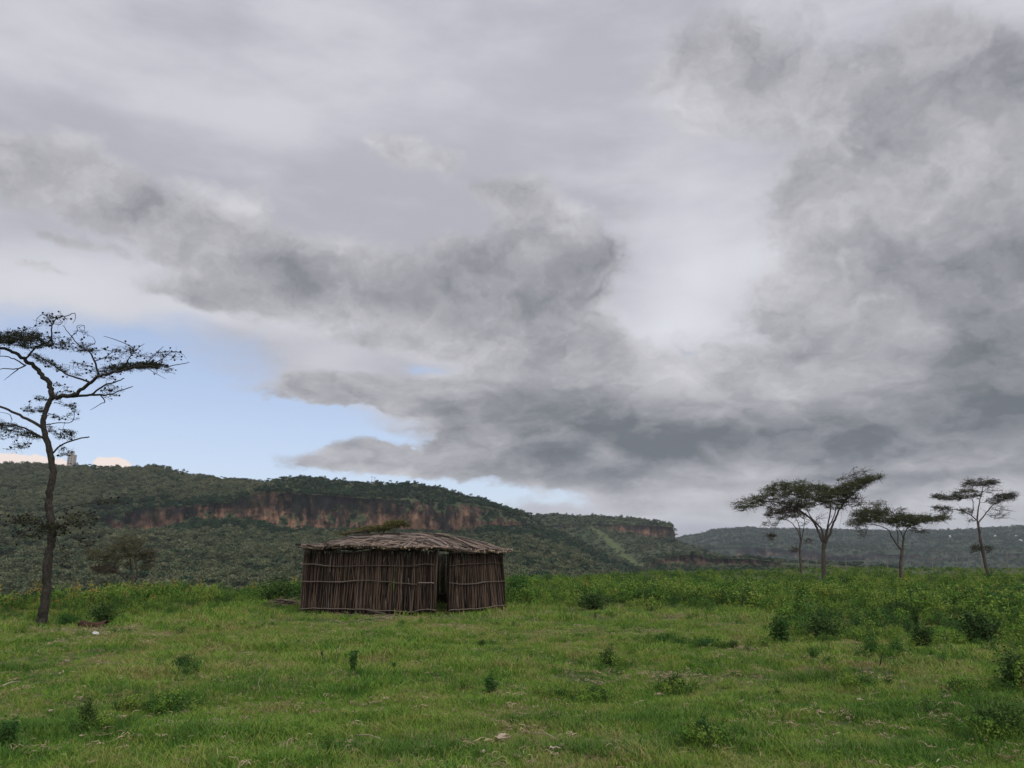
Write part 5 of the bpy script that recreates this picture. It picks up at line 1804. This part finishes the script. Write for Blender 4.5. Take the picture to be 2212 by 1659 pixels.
# pale dry husks: each a few curled blades
def husk(X, Y, size, seed, label):
    r = np.random.RandomState(seed)
    b = MB()
    for k in range(6):
        a = r.rand() * 6.28
        L = size * (0.5 + 0.5 * r.rand())
        w = size * 0.14
        side = Vector((-math.sin(a), math.cos(a), 0.3)) * w
        prev = None
        for i in range(4):
            t = i / 3
            c = Vector((math.cos(a) * L * t, math.sin(a) * L * t * 0.7, 0.05 + size * 0.35 * math.sin(2.4 * t) * (0.3 + 0.7 * r.rand())))
            s_ = side * (1 - 0.75 * t)
            cur = (len(b.v), len(b.v) + 1)
            b.v += [tuple(c - s_), tuple(c + s_)]
            if prev: b.f.append((prev[0], prev[1], cur[1], cur[0])); b.m.append(0); b.s.append(True)
            prev = cur
    o = link('dry_husk', b.mesh('dry_husk', [MAT_HUSK]))
    o.scale = (0.85, 0.85, 0.7)
    o.location = gpt(X, Y, 0.02)
    return tag(o, label, 'husk', 'pale dry husks on the grass')


husk(1078, 1607, 0.20, 1, 'largest pale pinkish husk in the middle of the lower grass')
husk(1040, 1645, 0.10, 2, 'small pale husk at the bottom below the largest one')
husk(1192, 1642, 0.13, 3, 'pale husk with a raised blade at the bottom right of the largest one')
husk(103, 1543, 0.10, 4, 'pale husk left of the dark narrow bush at the bottom left')
husk(480, 1611, 0.10, 5, 'pale husk in the grass of the lower left')
husk(1898, 1478, 0.12, 6, 'pale husk pile between the two smallest dark bushes')
husk(1738, 1438, 0.11, 7, 'pale husk left of the short pale green plant')
husk(1855, 1525, 0.10, 8, 'pale husk below the small tufted bush')
husk(2040, 1530, 0.10, 9, 'pale husk below the low dark bush near the right edge')
husk(1420, 1500, 0.09, 10, 'pale husk below the small very dark bush')
husk(1540, 1630, 0.10, 11, 'pale husk at the bottom beside the soft leafy plant')
husk(140, 1435, 0.12, 12, 'tan husk in the browned grass below the foot of the big tree')

# ------------------------------------------------------------------ fence far off on the right
f0 = at_depth(1826, 1222, 130)
fence = empty('wire_fence', (f0.x, f0.y, gz1(f0.x, f0.y)), 'distant wire fence on pale posts along the skyline of the weeds', 'fence')
tops = []
for (zx, zy) in ((735, 668), (795, 665), (993, 652), (1133, 650), (1273, 640), (1423, 640), (1578, 640), (1745, 624), (1828, 614), (1910, 612), (2090, 616), (2280, 612)):
    X, Y = z4(zx, zy)
    Dp = 130
    top = at_depth(X, Y, Dp)
    g = gz1(top.x, top.y)
    b = MB()
    hp = top.z - g
    b.box((0, 0, hp / 2 - 0.15), (0.11, 0.11, hp + 0.3))
    b.tube([(0, 0, hp - 0.02), (0.10, -0.05, hp + 0.16)], 0.04, 4)
    o = link('post', b.mesh('post', [MAT_POST]), fence)
    o.location = Vector((top.x, top.y, g)) - Vector(fence.location)
    tops.append(top)
for dz in (0.5, 0.8, 1.1):
    b = MB()
    b.tube([t - Vector((0, 0, dz)) for t in tops], 0.003, 3)
    link('wire', b.mesh('wire', [MAT_METAL], fence.location), fence)


# ------------------------------------------------------------------ tower and masts on the hills, far houses
def on_sheet(H, X, Y):
    """point of a hill sheet nearest to the line of sight to X, Y"""
    G = H[0]
    d = ray(X, Y).normalized()
    P_ = G.reshape(-1, 3) - np.array([0, 0, CAM_H])
    r = np.linalg.norm(P_, axis=1)
    cosd = (P_ @ np.array(d)) / r
    nrw = G.shape[0]
    m_ = (np.arange(nrw)[:, None] < nrw - 8) * np.ones(G.shape[:2])
    k = int(np.argmax(cosd * m_.ravel()))
    return Vector(G.reshape(-1, 3)[k])


p = on_sheet(h1, 153, 1000)
k = math.hypot(p.x, p.y) / FPX
tw = empty('water_tower', p, 'pale square tower on the hill crest behind the big tree', 'tower')
hgt = 26 * k
b = MB(); b.box((0, 0, hgt * 0.38), (11 * k, 11 * k, hgt)); link('wall', b.mesh('wall', [MAT_TOWER]), tw)
for (ox, hh) in ((-3.0, 6), (1.2, 7)):
    b = MB(); b.box((ox * k, 0, hgt * 0.88 + hh * k / 2), (3.0 * k, 3.0 * k, hh * k)); link('chimney', b.mesh('chimney', [MAT_TOWER]), tw)
for r_ in range(4):
    for c_ in range(2):
        b = MB(); b.box(((-2.4 + 4.8 * c_) * k, -5.55 * k, hgt * (0.25 + 0.17 * r_)), (1.8 * k, 0.3 * k, 2.2 * k)); link('window', b.mesh('window', [MAT_OPEN]), tw)
for (X, Yb, Yt, lb) in ((803, 1050, 1028, 'left one of two thin masts on the cliff top'), (808, 1050, 1030, 'right one of two thin masts on the cliff top')):
    p = on_sheet(h1, X, Yb)
    t = at_range(X, Yt, math.hypot(p.x, p.y))
    b = MB()
    hh = t.z - p.z
    b.tube([(0, 0, -1), (0, 0, hh)], [0.35, 0.15], 5)
    b.box((0, 0, hh * 0.9), (2.2, 0.3, 0.3))
    o = link('mast', b.mesh('mast', [MAT_METAL]))
    o.location = p
    tag(o, lb, 'mast', 'masts on the cliff top')
HL = ['left of the slim rightmost acacia', 'just right of the slim rightmost acacia', 'second to the right of the slim acacia', 'near the right edge', 'lowest and nearest the right edge']
for i, (zx, zy, w) in enumerate(((1703, 512, 14), (2012, 511, 16), (2108, 509, 16), (2160, 510, 20), (2192, 542, 22))):
    X, Y = z4(zx, zy)
    p = on_sheet(h3, X, Y)
    k = math.hypot(p.x, p.y) / FPX
    o = empty('far_house', p + Vector((0, 0, -0.5)), 'tiny white roofed house on the far plateau, ' + HL[i], 'house', 'houses on the far plateau')
    W_ = w * 0.3164 * k * 0.6
    b = MB(); b.box((0, 0, 1.5), (W_, 8, 3)); link('wall', b.mesh('wall', [MAT_TOWER]), o)
    b = MB(); b.v += [(-W_ / 2 - .5, -4.6, 3), (W_ / 2 + .5, -4.6, 3), (W_ / 2 + .5, 4.6, 3), (-W_ / 2 - .5, 4.6, 3), (-W_ / 2 - .5, 0, 6), (W_ / 2 + .5, 0, 6)]
    b.f += [(0, 1, 5, 4), (2, 3, 4, 5), (0, 4, 3), (1, 2, 5), (0, 3, 2, 1)]; b.m += [0] * 5; b.s += [False] * 5
    link('roof', b.mesh('roof', [MAT_TIN]), o)

# ------------------------------------------------------------------ haze
hb = MB()
hb.box((0, 0, 70), (12600, 12600, 290))
m = bpy.data.materials.new('haze_air')
m.use_nodes = True
nt = m.node_tree
nt.nodes.clear()
out = N('ShaderNodeOutputMaterial')
pv = N('ShaderNodeVolumePrincipled')
pv.inputs['Color'].default_value = (0.80, 0.88, 1.0, 1)
pv.inputs['Density'].default_value = 0.00009
pv.inputs['Anisotropy'].default_value = 0.0
nt.links.new(pv.outputs[0], out.inputs['Volume'])
haze = link('haze', hb.mesh('haze', [m]))
tag(haze, kind='stuff')
